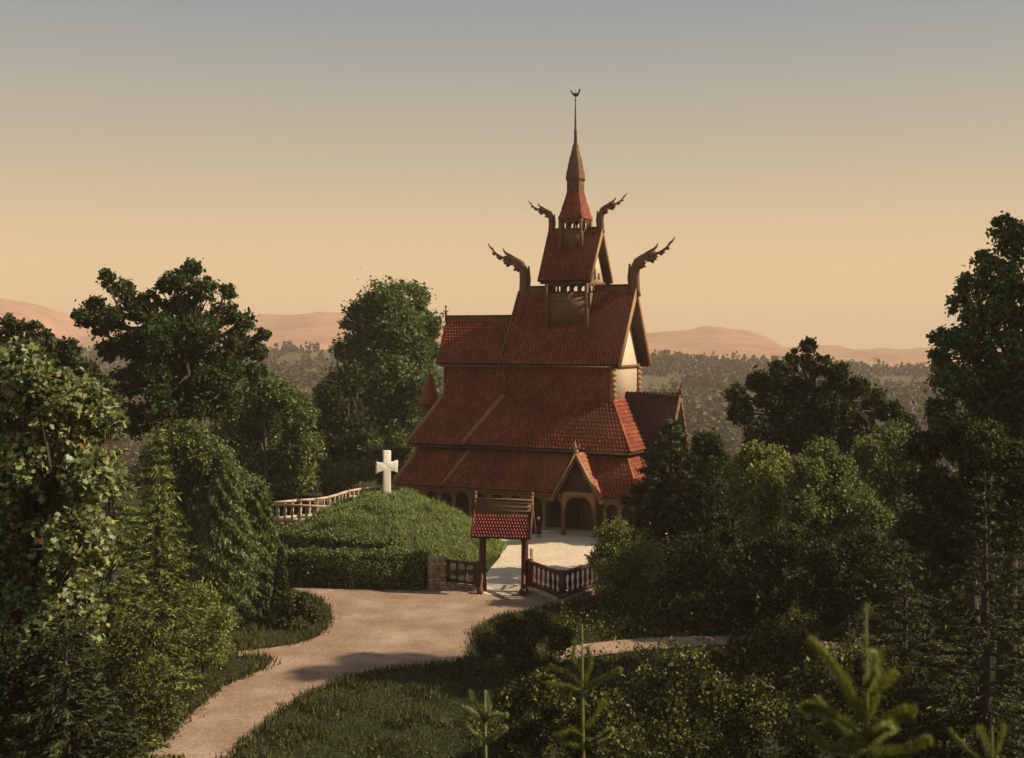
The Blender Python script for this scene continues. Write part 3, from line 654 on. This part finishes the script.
tag(mk('retaining_wall', rubble([(-11.4, 78.4), (-15.5, 79.7)]+curve[1:], .5, -.3, 1.32, 5, .6), M['stone']), 'rough stone retaining wall under the terrace balustrades', 'wall')

def hedge(name, pts, w, h, label, n, leaf=.17):
    P = []
    for (a, b) in zip(pts[:-1], pts[1:]):
        a, b = np.array(a, float), np.array(b, float); L = np.linalg.norm(b-a); d = (b-a)/L; s = np.array([-d[1], d[0]])
        P.append(beam((*(a+d*.15), h*.46), (*(b-d*.15), h*.46), w-.3, h*.92-.2))
        m = int(n*L/10)
        t = R.uniform(0, L, m); face = R.randint(0, 10, m)
        side = R.uniform(-1, 1, m)*w/2; zz = R.uniform(.03, 1, m)*h
        wv = .07*np.sin(t*3.1)+.05*np.sin(t*7.7+1)
        side = np.where(face < 4, -w/2, np.where(face < 7, w/2, side)); zz = np.where(face >= 7, h+wv, zz)
        # close the two ends
        ends = R.rand(m) < .12; t = np.where(ends, np.where(R.rand(m) < .5, 0, L), t); side = np.where(ends, R.uniform(-.5, .5, m)*w, side); zz = np.where(ends, R.uniform(.03, 1, m)*h, zz)
        q = a+d*t[:, None]+s*(side+np.where(face < 7, wv*np.sign(side), 0))[:, None]
        Q = np.concatenate([q, zz[:, None]], 1)+R.normal(size=(m, 3))*.07
        P.append(leaves(Q, leaf, .6, .3))
    return tag(mk(name, P, M['hedge']), label, 'hedge')
hedge('hedge', [(-13.2, 66.2), (-4.6, 64.95)], 1.5, 1.75, 'long clipped hedge with a dark face along the gravel path', 20000)
hedge('hedge', [(-14.2, 72.6), (-10.5, 70.4), (-6.4, 67.8)], 1.2, 1.85, 'second clipped hedge slanting back behind the long hedge', 18000)

# cross on the mound
cz = float(mz(np.array(-7.8), np.array(77.2)))
X0 = thing('stone_cross', 'white stone cross with flared arms standing on top of the grassy mound', 'cross', (-7.8, 77.2, cz-.1), math.radians(16))
out = [(-.25, 0), (.25, 0), (.23, 1.60), (.40, 1.57), (.66, 1.45), (.69, 2.25), (.42, 2.15), (.24, 2.14), (.25, 2.85), (-.24, 2.87), (-.23, 2.14), (-.42, 2.12), (-.67, 2.2), (-.69, 1.43), (-.42, 1.56), (-.23, 1.6)]
xo = mk('cross_shaft', [prism(out, (0, 0, 0), (1, 0, 0), (0, 0, 1), .3)], M['white'], X0)
bv = xo.modifiers.new('soft_edges', 'BEVEL'); bv.width = .035; bv.segments = 2
mk('foot_stone', [box(-.45, .45, -.3, .3, -.1, .14)], M['white'], X0)
tag(mk('drain_cover', [box(-.25, .25, -.12, .12, 0, .03), box(-.2, .2, -.02, .02, .03, .045)], M['iron']), 'small dark drain cover lying on the pale gravel before the portal', 'drain cover').location = (4.55, 83.4, .05)

# the small figure beyond the gate
def figure(loc, rz, k):
    t = thing('person', 'small figure in dark clothes standing on the gravel beyond the gate', 'person', loc, rz)
    verts = [(0, 0, .90), (0, 0, 1.12), (0, 0, 1.36), (0, 0, 1.50), (0, .01, 1.62), (.19, 0, 1.38), (.25, -.03, 1.1), (.23, .08, .86), (-.19, 0, 1.38), (-.25, -.03, 1.1), (-.23, .08, .86), (.1, 0, .82), (.11, .02, .46), (.11, -.02, .08), (.12, .13, .04), (-.1, 0, .82), (-.12, .0, .46), (-.11, -.03, .08), (-.12, .12, .04)]
    edges = [(0, 1), (1, 2), (2, 3), (3, 4), (2, 5), (5, 6), (6, 7), (2, 8), (8, 9), (9, 10), (0, 11), (11, 12), (12, 13), (13, 14), (0, 15), (15, 16), (16, 17), (17, 18)]
    rad = [.16, .15, .17, .06, .06, .075, .05, .035, .075, .05, .035, .1, .07, .05, .04, .1, .07, .05, .04]
    me = bpy.data.meshes.new('body'); me.from_pydata(verts, edges, []); me.update()
    b = bpy.data.objects.new('body', me); COL.objects.link(b); b.parent = t; me.materials.append(M['cloth'])
    sk = b.modifiers.new('skin', 'SKIN')
    for i, sv in enumerate(me.skin_vertices[0].data): sv.radius = (rad[i], rad[i]*.8); sv.use_root = (i == 0)
    b.modifiers.new('sub', 'SUBSURF').levels = 1
    mk('coat_skirt', [lathe([(.15, 1.08), (.2, .85), (.27, .5), (.3, .34)], (0, 0, 0), 12)], M['cloth'], t, True)
    mk('head', [blob((0, 0, 1.66), .105, 12, 8, 1.2), blob((0, .105, 1.65), .018), blob((.1, 0, 1.66), .025), blob((-.1, 0, 1.66), .025), blob((.24, .1, .82), .045), blob((-.24, .1, .82), .045)], M['skin'], t, True)
    mk('hat', [lathe([(.19, 1.74), (.19, 1.76), (.11, 1.77), (.1, 1.85), (.02, 1.87)], (0, 0, 0), 14)], M['hat'], t, True)
    t.scale = (k, k, k)
figure((1.74, 80.8, .06), math.radians(160), .72)

# ------------------------------------------------------------------ trees and shrubs
def tree(name, label, cat, mat, Y, blobs, n, leaf, base=None, trunk=.3, spread=.7, shape='diamond', aspect=.6, barkm='bark', group=None, sub=.38, per=1.0, limbs=True, crownname='crown', up=.4):
    """blobs: (column, row, radius) of each bough mass in the survey photograph, set at distance Y with its own depth."""
    W = []
    for (x, y, r) in blobs:
        rr = r*Y/F; p = at(x, y, Y); p[1] += R.uniform(-1, 1)*spread*2.2*max(rr, .4) if len(blobs) > 1 else 0
        p[0] = (x-512)*p[1]/F; p[2] = H-(y-YH)*p[1]/F
        W.append((*p, rr))
    cx = np.average([w[0] for w in W], weights=[w[3] for w in W]) if base is None else (base-512)*Y/F
    gzv = float(gz(cx, Y)); t = thing(name, label, cat, (cx, Y, gzv), 0, group)
    o = np.array([cx, Y, gzv])
    P = np.concatenate([clump_pts(W, int(n*1.3), sub*.85, per*2.6), clump_pts(W, int(n*.25), .45, per*3)])-o
    P = P[P[:, 2] > .05]
    mk(crownname, [leaves(P, leaf*.88, aspect, up, shape, jit=(.45, 1.4))], M[mat], t)
    Wl = np.array(W)[:, :3]-o; top = Wl[:, 2].max()
    zc = max(.4, np.percentile(Wl[:, 2], 30)*.8)
    mid = np.array([Wl[:, 0].mean()*.5, Wl[:, 1].mean()*.4, zc])
    tip = Wl[int(np.argmax(Wl[:, 2]))].copy()
    pieces = [tube([(0, 0, -.3), mid*.5*[.6, .6, 1]+[.06, 0, 0], mid, (mid+tip)/2+[.1, 0, 0], tip], [trunk*1.25, trunk, trunk*.75, trunk*.28, trunk*.03], 8)]
    if limbs:
        for w, wr in zip(Wl, np.array(W)[:, 3]):
            s = mid+(tip-mid)*R.uniform(0, .5); d = w-s
            m1 = s+d*.45+R.normal(size=3)*.1*np.linalg.norm(d); pieces.append(tube([s, m1, w], [trunk*.42, trunk*.26, .012], 6))
            for _ in range(3):
                e = w+unit(R.normal(size=3))*wr*.6; pieces.append(tube([m1, (m1+e)/2+R.normal(size=3)*.05, e], [trunk*.16, trunk*.1, .008], 5))
    mk('trunk', pieces, M[barkm], t, True)
    return t

def spruce(label, mat, px, ytop, Y, halfw, n_w=26, spray=.34, droop=.35, bare=.05, name='spruce_tree', group=None, dens=1.0, gap=0.):
    p = at(px, ytop, Y); z0 = float(gz(p[0], Y)); Ht = p[2]-z0; hw = halfw*Y/F
    t = thing(name, label, 'tree', (p[0], Y, z0), R.uniform(0, 6), group)
    P, D = [], []; br = [tube([(0, 0, -.3), (0, 0, Ht*.5), (0, 0, Ht)], [.018*Ht+.05, .011*Ht+.03, .01], 7)]
    for i in range(n_w):
        f = (i+.3*R.rand())/n_w; z = Ht*(bare+(1-bare)*f)
        L = hw*(1-f)**.85*1.05+.06
        k = 7 if f < .8 else 5
        for j in range(k):
            if R.rand() < gap: continue
            a = 6.283*(j/k)+i*1.3+R.normal()*.25; l = L*R.uniform(.65, 1.15)
            d = np.array([math.cos(a), math.sin(a)]); m = max(5, int(l/spray*15*dens))
            s = R.uniform(.12, 1, m)**.8
            zz = z-droop*l*s**1.3+.18*l*s**3+(.35*l*s if f > .85 else 0)
            q = np.stack([d[0]*l*s, d[1]*l*s, zz], 1)
            side = np.array([-d[1], d[0], 0])*R.choice([-1, 1], (m, 1))*(1-.5*s[:, None])
            dirv = np.array([d[0], d[1], -.15])+side*.9
            P.append(q+dirv*spray*.3+R.normal(size=(m, 3))*spray*.16); D.append(dirv)
            br.append(tube([(0, 0, z), (d[0]*l*.5, d[1]*l*.5, z-droop*l*.4), (d[0]*l, d[1]*l, z-droop*l*.82)], [.03, .02, .006], 4))
    mk('crown', [leaves(np.concatenate(P), spray, .21, .9, 'diamond', np.concatenate(D), .05)], M[mat], t)
    mk('trunk', br, M['bark'], t)
    return t
def cypress(label, px, ytop, Y, halfw, n, mat='cypress', name='cypress_tree', group=None):
    p = at(px, ytop, Y); z0 = float(gz(p[0], Y)); Ht = p[2]-z0; hw = halfw*Y/F
    t = thing(name, label, 'tree', (p[0], Y, z0), 0, group)
    f = R.uniform(0.01, 1, n)**1.1; a = R.uniform(0, 6.283, n)
    lob = .72+.28*np.sin(a*5+f*17)*np.sin(f*31+a*2)
    r = hw*np.minimum(1, (1-f)*1.5+.04)**.7*(.75+.25*np.minimum(1, f*6))*lob*R.uniform(.55, 1.05, n)
    Q = np.stack([r*np.cos(a), r*np.sin(a), f*Ht], 1)
    D = np.stack([np.cos(a)*.5, np.sin(a)*.5, np.where(R.rand(n) < .65, -.9, .6)], 1)
    mk('crown', [leaves(Q, .3, .3, .1, 'diamond', D, .06)], M[mat], t)
    mk('trunk', [tube([(0, 0, -.2), (0, 0, Ht*.5), (0, 0, Ht*.95)], [.13, .09, .02], 7)], M['bark'], t)
    return t

# --- left side, from far to near
tree('broadleaf_tree', 'tall rounded broadleaf tree rising between the far hills and the church chancel', 'tree', 'elm', 108,
     [(385, 300, 26), (410, 300, 22), (362, 318, 22), (425, 325, 20), (395, 330, 30), (368, 345, 26), (412, 352, 28), (350, 352, 18), (432, 352, 14), (385, 372, 34), (345, 388, 26), (420, 388, 26), (330, 405, 20), (372, 410, 36), (405, 425, 32), (340, 430, 26), (365, 450, 32), (412, 455, 26), (330, 455, 20)], 30000, .42, 385, .5, .6)
tree('broadleaf_tree', 'dark bushy broadleaf tree beside the tall rounded one', 'tree', 'dark', 98,
     [(330, 395, 20), (350, 380, 18), (345, 420, 26), (325, 440, 24), (360, 440, 26), (340, 465, 28)], 13000, .36, 345, .35, .5)
tree('broadleaf_tree', 'pale mid green tree standing right of the spreading oak', 'tree', 'mid', 76,
     [(262, 390, 22), (285, 398, 22), (240, 410, 24), (300, 418, 20), (268, 425, 30), (230, 440, 26), (300, 448, 24), (262, 462, 30), (220, 465, 24), (295, 475, 24)], 26000, .24, 266, .22, .6, barkm='palebark')
tree('oak_tree', 'dark spreading oak with a ragged open crown against the sky', 'tree', 'oak', 64,
     [(192, 268, 11), (180, 280, 14), (165, 285, 12), (205, 290, 16), (107, 278, 11), (122, 290, 14), (95, 307, 13), (82, 318, 12), (112, 318, 16), (140, 312, 14), (150, 300, 12), (228, 292, 10), (222, 315, 18), (245, 322, 12), (180, 310, 22), (200, 335, 26), (165, 340, 26), (135, 345, 22), (240, 345, 18), (258, 352, 12), (262, 335, 9), (110, 350, 15), (225, 365, 24), (185, 372, 28), (150, 378, 26), (120, 385, 18), (255, 372, 14), (205, 400, 26), (168, 410, 26), (140, 420, 22), (225, 400, 18), (175, 435, 20), (130, 300, 14), (100, 326, 13), (160, 325, 18), (145, 365, 24), (212, 380, 22)], 36000, .23, 175, .42, .5, 'oval', sub=.3)
tree('oak_tree', 'dark oak at the left edge with boughs before the pink hill', 'tree', 'dark', 58,
     [(28, 332, 16), (10, 345, 22), (48, 345, 16), (68, 350, 14), (60, 368, 18), (30, 365, 24), (85, 372, 16), (100, 388, 16), (75, 395, 20), (40, 400, 26), (-10, 380, 26), (8, 322, 9), (110, 405, 16)], 16000, .22, 45, .36, .5, 'oval', sub=.32)
tree('thicket_bush', 'round dark bush between the oak trunk and the cypresses', 'shrub', 'mid', 60,
     [(185, 440, 26), (165, 455, 26), (210, 455, 24), (190, 475, 30), (225, 480, 24), (160, 480, 26), (245, 490, 22)], 15000, .2, 190, .15, .5)
spruce('small dark spruce behind the balustrade corner', 'darkspruce', 288, 428, 92, 26)
spruce('narrow spruce between the pale tree and the terrace balustrade', 'darkspruce', 250, 440, 86, 26)
tree('shrub', 'light green shrub behind the balustrade rail left of the cross', 'shrub', 'mid', 92,
     [(320, 468, 16), (345, 474, 15), (300, 480, 16), (366, 470, 14), (335, 486, 16), (285, 490, 14)], 9000, .26, 325, .08, .5)
tree('shrub', 'leafy shrub tucked between the cross and the chancel gallery', 'shrub', 'mid', 96,
     [(390, 462, 14), (372, 452, 15), (402, 445, 14), (385, 475, 14)], 5000, .28, 388, .08, .5)
# conifers at the path
cypress('broad drooping cypress, tallest of the conifers by the path bend', 226, 462, 57, 42, 20000)
cypress('drooping cypress leaning over the small lawn by the path', 262, 486, 59, 27, 12000)
cypress('slim dark cypress nearest the hedge end', 281, 548, 57.5, 10, 3500, 'darkspruce')
cypress('pale feathery cypress behind the broad drooping one', 194, 450, 60, 40, 14000)
spruce('yellow green spruce in front of the cypresses', 'spruce', 158, 424, 45, 54, 30, .28, .3)
spruce('bushy olive spruce at the foot of the big leaved tree', 'spruce', 112, 395, 37, 62, 32, .24, .28)
spruce('low dark spruce in the bottom left corner', 'darkspruce', 66, 610, 22.5, 125, 20, .2, .2)
tree('shrub', 'low yellow flecked shrub beside the narrow grass tongue', 'shrub', 'light', 47,
     [(200, 600, 22), (222, 620, 18), (185, 630, 26), (212, 648, 22), (180, 660, 24)], 9000, .12, 202, .05, .5)
tree('shrub', 'rounded grassy shrub on the lawn point by the path bend', 'shrub', 'verge', 56,
     [(302, 602, 12), (288, 606, 15), (312, 614, 10), (280, 618, 12)], 5000, .17, 298, .04, .4)
tree('maple_tree', 'big leaved maple with pale and russet leaves filling the left edge', 'tree', 'maple', 25,
     [(40, 390, 34), (78, 402, 30), (10, 410, 36), (102, 422, 22), (60, 440, 40), (20, 465, 40), (88, 475, 34), (50, 505, 42), (0, 530, 40), (80, 540, 36), (40, 565, 42), (10, 600, 42), (66, 605, 38), (40, 640, 40), (80, 640, 24), (0, 670, 40), (30, 620, 40), (20, 360, 26)], 32000, .155, 20, .16, .55, 'lobed', sub=.36, up=.8)
tree('shrub', 'dark olive bush low on the slope under the maple', 'shrub', 'under', 35,
     [(135, 640, 34), (100, 680, 40), (150, 690, 28), (60, 720, 44), (120, 725, 34), (165, 720, 20)], 14000, .11, 110, .05, .4)
tree('shrub', 'dark dense bush filling the very bottom left corner', 'shrub', 'dark', 24,
     [(10, 660, 40), (50, 690, 40), (0, 720, 44), (90, 715, 36), (40, 745, 44), (120, 745, 30), (70, 660, 30)], 16000, .11, 45, .05, .35)
# --- right side, from far to near
tree('oak_tree', 'wide dark oak with an open crown below the low far ridge', 'tree', 'dark', 78,
     [(808, 346, 10), (800, 362, 16), (820, 366, 14), (780, 372, 14), (838, 372, 13), (758, 382, 14), (770, 395, 20), (735, 395, 13), (742, 412, 16), (800, 390, 24), (835, 395, 20), (858, 388, 14), (875, 400, 14), (825, 415, 26), (785, 420, 24), (860, 420, 20), (890, 412, 14), (905, 425, 14), (760, 428, 15), (752, 440, 10), (810, 440, 24), (850, 445, 22), (780, 448, 16), (888, 440, 18), (835, 408, 22), (800, 408, 22)], 30000, .27, 812, .4, .5, 'oval', sub=.3)
tree('broadleaf_tree', 'bushy tree below the right end of the wide oak', 'tree', 'mid', 66,
     [(895, 440, 22), (870, 455, 22), (915, 460, 24), (885, 480, 28), (920, 490, 26), (860, 490, 24), (900, 515, 30)], 18000, .2, 890, .2, .5)
spruce('broad dark fir in front of the church corner', 'firneedles', 671, 418, 68, 70, 28, .42, .3, .04, 'fir_tree', None, 1.9)
tree('broadleaf_tree', 'dark tree between the fir and the pale flowering bush', 'tree', 'dark', 66,
     [(708, 445, 16), (715, 465, 20), (705, 490, 24), (725, 500, 22), (700, 525, 28), (725, 530, 22)], 18000, .21, 690, .2, .5)
tree('flowering_bush', 'pale yellow green bush catching the sun right of the fir', 'bush', 'light', 60,
     [(755, 455, 16), (775, 460, 16), (740, 472, 18), (765, 482, 24), (790, 475, 14), (745, 498, 22), (780, 502, 20), (760, 520, 24)], 18000, .17, 762, .12, .5)
tree('broadleaf_tree', 'light green tree between the pale bush and the shaded bank', 'tree', 'mid', 57,
     [(822, 455, 18), (840, 470, 20), (808, 475, 20), (830, 495, 26), (800, 505, 22), (855, 500, 22), (825, 525, 28), (870, 520, 24)], 20000, .18, 832, .16, .5)
tree('broadleaf_tree', 'tall lush tree at the right edge reaching highest of all', 'tree', 'elm', 46,
     [(1004, 228, 16), (1020, 240, 26), (985, 262, 15), (970, 285, 16), (1000, 278, 26), (960, 305, 15), (985, 312, 26), (1020, 310, 36), (945, 338, 16), (968, 342, 22), (1000, 355, 34), (940, 360, 14), (1035, 370, 40), (955, 380, 24), (985, 400, 34), (1025, 420, 40), (940, 412, 20), (960, 440, 30), (1095, 190, 44), (1125, 150, 40), (1090, 250, 50), (1062, 275, 36), (1110, 290, 55), (1080, 340, 50), (1120, 380, 55), (1075, 420, 50), (1130, 190, 45)], 60000, .19, 1005, .3, .5, 'oval', sub=.34)  # boughs past the right edge are unseen, added to shade the path
tree('broadleaf_tree', 'dark tree standing under the tall lush one at the right edge', 'tree', 'dark', 43,
     [(925, 450, 22), (955, 430, 24), (985, 450, 34), (1015, 470, 36), (935, 490, 28), (965, 500, 34), (1005, 525, 38), (920, 530, 26), (950, 550, 32)], 22000, .17, 975, .24, .5)
spruce('near dark spruce with long level boughs at the right edge', 'darkspruce', 985, 470, 33, 120, 24, .22, .12, .06, gap=.1, dens=1.2)
spruce('second dark spruce lower on the right edge bank', 'darkspruce', 905, 540, 37, 70, 20, .22, .15)
tree('round_bush', 'rounded light green bush hiding the end of the bent balustrade', 'bush', 'light', 60.5,
     [(625, 545, 26), (606, 540, 16), (645, 560, 24), (612, 565, 22), (632, 585, 28), (655, 580, 18), (605, 590, 16), (618, 528, 12), (640, 604, 26), (628, 565, 30), (600, 560, 14)], 34000, .12, 630, .06, .35, up=.1)
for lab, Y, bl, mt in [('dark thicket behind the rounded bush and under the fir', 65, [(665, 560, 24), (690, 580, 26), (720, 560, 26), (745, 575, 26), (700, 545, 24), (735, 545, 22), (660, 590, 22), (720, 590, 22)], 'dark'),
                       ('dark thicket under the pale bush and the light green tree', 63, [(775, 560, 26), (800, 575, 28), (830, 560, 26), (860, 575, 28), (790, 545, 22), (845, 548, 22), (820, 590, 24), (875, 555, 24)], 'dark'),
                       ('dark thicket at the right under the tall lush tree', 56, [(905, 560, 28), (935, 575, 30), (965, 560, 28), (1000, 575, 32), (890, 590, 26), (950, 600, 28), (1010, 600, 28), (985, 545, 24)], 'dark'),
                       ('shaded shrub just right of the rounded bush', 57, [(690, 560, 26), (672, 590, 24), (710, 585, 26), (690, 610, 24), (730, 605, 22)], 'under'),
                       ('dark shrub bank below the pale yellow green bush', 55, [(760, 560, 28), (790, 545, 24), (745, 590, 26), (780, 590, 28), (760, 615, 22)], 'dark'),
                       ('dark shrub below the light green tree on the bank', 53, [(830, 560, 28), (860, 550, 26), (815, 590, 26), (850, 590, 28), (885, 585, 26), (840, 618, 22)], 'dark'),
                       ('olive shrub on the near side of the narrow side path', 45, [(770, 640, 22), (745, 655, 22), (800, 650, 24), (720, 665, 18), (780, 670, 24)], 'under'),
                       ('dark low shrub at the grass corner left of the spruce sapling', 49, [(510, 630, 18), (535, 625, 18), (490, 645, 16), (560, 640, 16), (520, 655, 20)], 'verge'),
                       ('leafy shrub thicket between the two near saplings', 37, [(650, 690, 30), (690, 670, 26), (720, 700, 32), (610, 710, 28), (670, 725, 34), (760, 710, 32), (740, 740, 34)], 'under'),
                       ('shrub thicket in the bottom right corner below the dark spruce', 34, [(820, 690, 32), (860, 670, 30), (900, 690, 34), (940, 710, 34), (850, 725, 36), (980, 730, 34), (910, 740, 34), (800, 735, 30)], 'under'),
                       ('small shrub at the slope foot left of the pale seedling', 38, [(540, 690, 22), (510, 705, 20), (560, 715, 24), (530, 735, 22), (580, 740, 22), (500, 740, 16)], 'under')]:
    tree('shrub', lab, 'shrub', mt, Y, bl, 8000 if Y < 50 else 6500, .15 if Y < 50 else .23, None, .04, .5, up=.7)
# low undergrowth that nobody could count
n = 60000; Y_ = R.uniform(34, 60, n); px = R.uniform(440, 1080, n); X_ = (px-512)*Y_/F
dens = np.sin(X_*.9+Y_*.4)+np.sin(X_*2.1-Y_*1.1)*.6
k = ~inside(PATH, X_, Y_) & ~inside(COURT, X_, Y_) & ~inside(SIDE, X_, Y_) & (px > 470+(Y_ > 47)*90) & (dens > -.7+R.normal(size=n)*.3)
X_, Y_ = X_[k], Y_[k]
z_ = gz(X_, Y_)+np.abs(R.normal(size=len(X_)))*.35*(1+.5*np.sin(X_*1.3)*np.sin(Y_*.9))
struct(mk('undergrowth', [leaves(np.stack([X_, Y_, z_], 1), .15, .55, .9)], M['under']), 'stuff')

# near spruce saplings: stems bristling with needles
def bristle(path, rad, n, nl, lean=.6):
    path = np.asarray(path, float); t = np.sort(R.uniform(0, 1, n)); s = t*(len(path)-1); i = np.minimum(s.astype(int), len(path)-2); f = (s-i)[:, None]
    p = path[i]*(1-f)+path[i+1]*f; d = unit(path[i+1]-path[i]); q = R.normal(size=(n, 3)); q = unit(q-d*(q*d).sum(1, keepdims=True))
    e = unit(q+d*lean); L = nl*R.uniform(.7, 1.15, n)[:, None]*np.minimum(1, (1.08-t)*6)[:, None]
    b = np.cross(e, d); b = unit(b)*nl*.062
    V = np.stack([p-b, p+b, p+e*L], 1).reshape(-1, 3)
    return [(V, np.arange(n*3).reshape(n, 3)), tube(path, [rad*(1-.7*k/(len(path)-1)) for k in range(len(path))], 5)]
def sapling(label, px, ytop, Y, arms, mat, nl, dens):
    o = at(px, ytop, Y); z0 = float(gz(o[0], Y)); t = thing('spruce_sapling', label, 'sapling', (o[0], Y, z0))
    k = Y/F; base = np.array([o[0], Y, z0])
    ytip = ytop; stem = [np.array([0, 0, 0.]), np.array([.02, 0, (o[2]-z0)*.5]), np.array([0, 0, o[2]-z0])]
    mk('stem', bristle(stem, .02+.012*k*60, int(700*dens), nl*.8, 1.2), M[mat], t)
    for a in arms:
        pts = []
        dy = R.uniform(-.6, .6)
        for j, (x, y) in enumerate(a): pts.append(at(x, y, Y)-base+np.array([0, dy*j*.16, 0]))
        L = sum(np.linalg.norm(pts[j+1]-pts[j]) for j in range(len(pts)-1))
        mk('branch', bristle(pts, .012, int(520*dens*max(.4, L/.5)), nl), M[mat], t)
sapling('spruce sapling with upswept arms at bottom centre', 582, 624, 12.5,
        [[(583, 685), (566, 672), (549, 668)], [(583, 690), (560, 684), (547, 682)], [(584, 690), (600, 680), (621, 668)], [(584, 684), (592, 664), (588, 650)], [(582, 672), (572, 660), (576, 645)], [(583, 735), (570, 728), (560, 732)], [(585, 728), (600, 712), (606, 706)], [(583, 748), (562, 742), (556, 733)], [(585, 745), (602, 735), (612, 726)]], 'sapling', .06, 1.6)
sapling('pale bright seedling left of the centre sapling', 485, 690, 13.5,
        [[(485, 722), (476, 704), (471, 688)], [(485, 722), (490, 705), (487, 688)], [(485, 718), (496, 714), (508, 712)], [(485, 722), (475, 716), (466, 712)], [(485, 740), (497, 734), (507, 726)], [(485, 742), (474, 735), (466, 728)]], 'saplinglight', .05, 1.6)
sapling('nearest spruce sapling with long curved arms at bottom right', 866, 604, 7.5,
        [[(866, 720), (850, 690), (835, 665), (820, 650)], [(866, 722), (856, 700), (848, 680)], [(868, 720), (880, 690), (900, 676)], [(866, 735), (835, 715), (815, 706), (800, 705)], [(868, 735), (890, 716), (906, 709), (914, 711)], [(866, 745), (845, 735), (832, 722), (826, 712)], [(868, 742), (880, 724), (884, 716)], [(866, 750), (830, 752), (812, 735)], [(867, 690), (872, 665), (869, 645)], [(868, 752), (905, 750), (930, 738)]], 'sapling', .062, 2.0)
sapling('small dim sapling tip in the bottom right corner', 992, 726, 8.5,
        [[(992, 760), (984, 740), (974, 722)], [(992, 765), (1004, 742), (1010, 730)], [(992, 770), (970, 752), (958, 738)]], 'sapling', .05, 1)

# ------------------------------------------------------------------ air, sky, sun
hz = mk('haze', [box(-4200, 4200, -300, 5200, -110, 100)], M['ground'])
hm = bpy.data.materials.new('pale_air'); hm.use_nodes = True; nt = hm.node_tree; nt.nodes.remove(nt.nodes['Principled BSDF'])
pv = nt.nodes.new('ShaderNodeVolumePrincipled'); pv.inputs['Color'].default_value = (1.0, .82, .66, 1); pv.inputs['Density'].default_value = .00026
nt.links.new(pv.outputs[0], nt.nodes['Material Output'].inputs['Volume'])
hz.data.materials.clear(); hz.data.materials.append(hm); struct(hz, 'stuff')

SUN = np.array([.985, -.11, .68]); SUN /= np.linalg.norm(SUN)
el = math.asin(SUN[2]); az = math.atan2(SUN[0], SUN[1])
W = bpy.data.worlds.new('World'); S.world = W; W.use_nodes = True; nt = W.node_tree
bg = nt.nodes['Background']; bg.inputs[1].default_value = .1
sky = nt.nodes.new('ShaderNodeTexSky'); sky.sky_type = 'NISHITA'; sky.sun_disc = False; sky.sun_elevation = el; sky.sun_rotation = az; sky.dust_density = 3
tc = nt.nodes.new('ShaderNodeTexCoord'); sx = nt.nodes.new('ShaderNodeSeparateXYZ'); nt.links.new(tc.outputs['Generated'], sx.inputs[0])
c = ramp(nt, sx.outputs[2], [(0, (0.7339, 0.4744, 0.2345)), (0.06, (0.6265, 0.4341, 0.2372)), (0.14, (0.4162, 0.3446, 0.2327)), (0.25, (0.2345, 0.2524, 0.2524)), (0.6, (0.179, 0.2059, 0.2238)), (1, (0.1432, 0.1701, 0.1969))])
vm = nt.nodes.new('ShaderNodeVectorMath'); vm.operation = 'SCALE'; vm.inputs['Scale'].default_value = 10; nt.links.new(c, vm.inputs[0])
nt.links.new(mixc(nt, .92, sky.outputs[0], vm.outputs[0]), bg.inputs[0])
ld = bpy.data.lights.new('sun', 'SUN'); ld.energy = 5.0; ld.angle = math.radians(.6); ld.color = (1, .84, .62)
lo = bpy.data.objects.new('sun', ld); COL.objects.link(lo)
from mathutils import Vector
lo.rotation_euler = Vector(SUN).to_track_quat('Z', 'Y').to_euler()

S.view_settings.view_transform = 'Standard'; S.view_settings.look = 'None'; S.view_settings.exposure = .42; S.view_settings.gamma = 1
S.render.engine = 'CYCLES'; S.cycles.use_denoising = True
S.cycles.max_bounces = 6; S.cycles.diffuse_bounces = 3; S.cycles.transmission_bounces = 3; S.cycles.volume_bounces = 0; S.cycles.transparent_max_bounces = 4
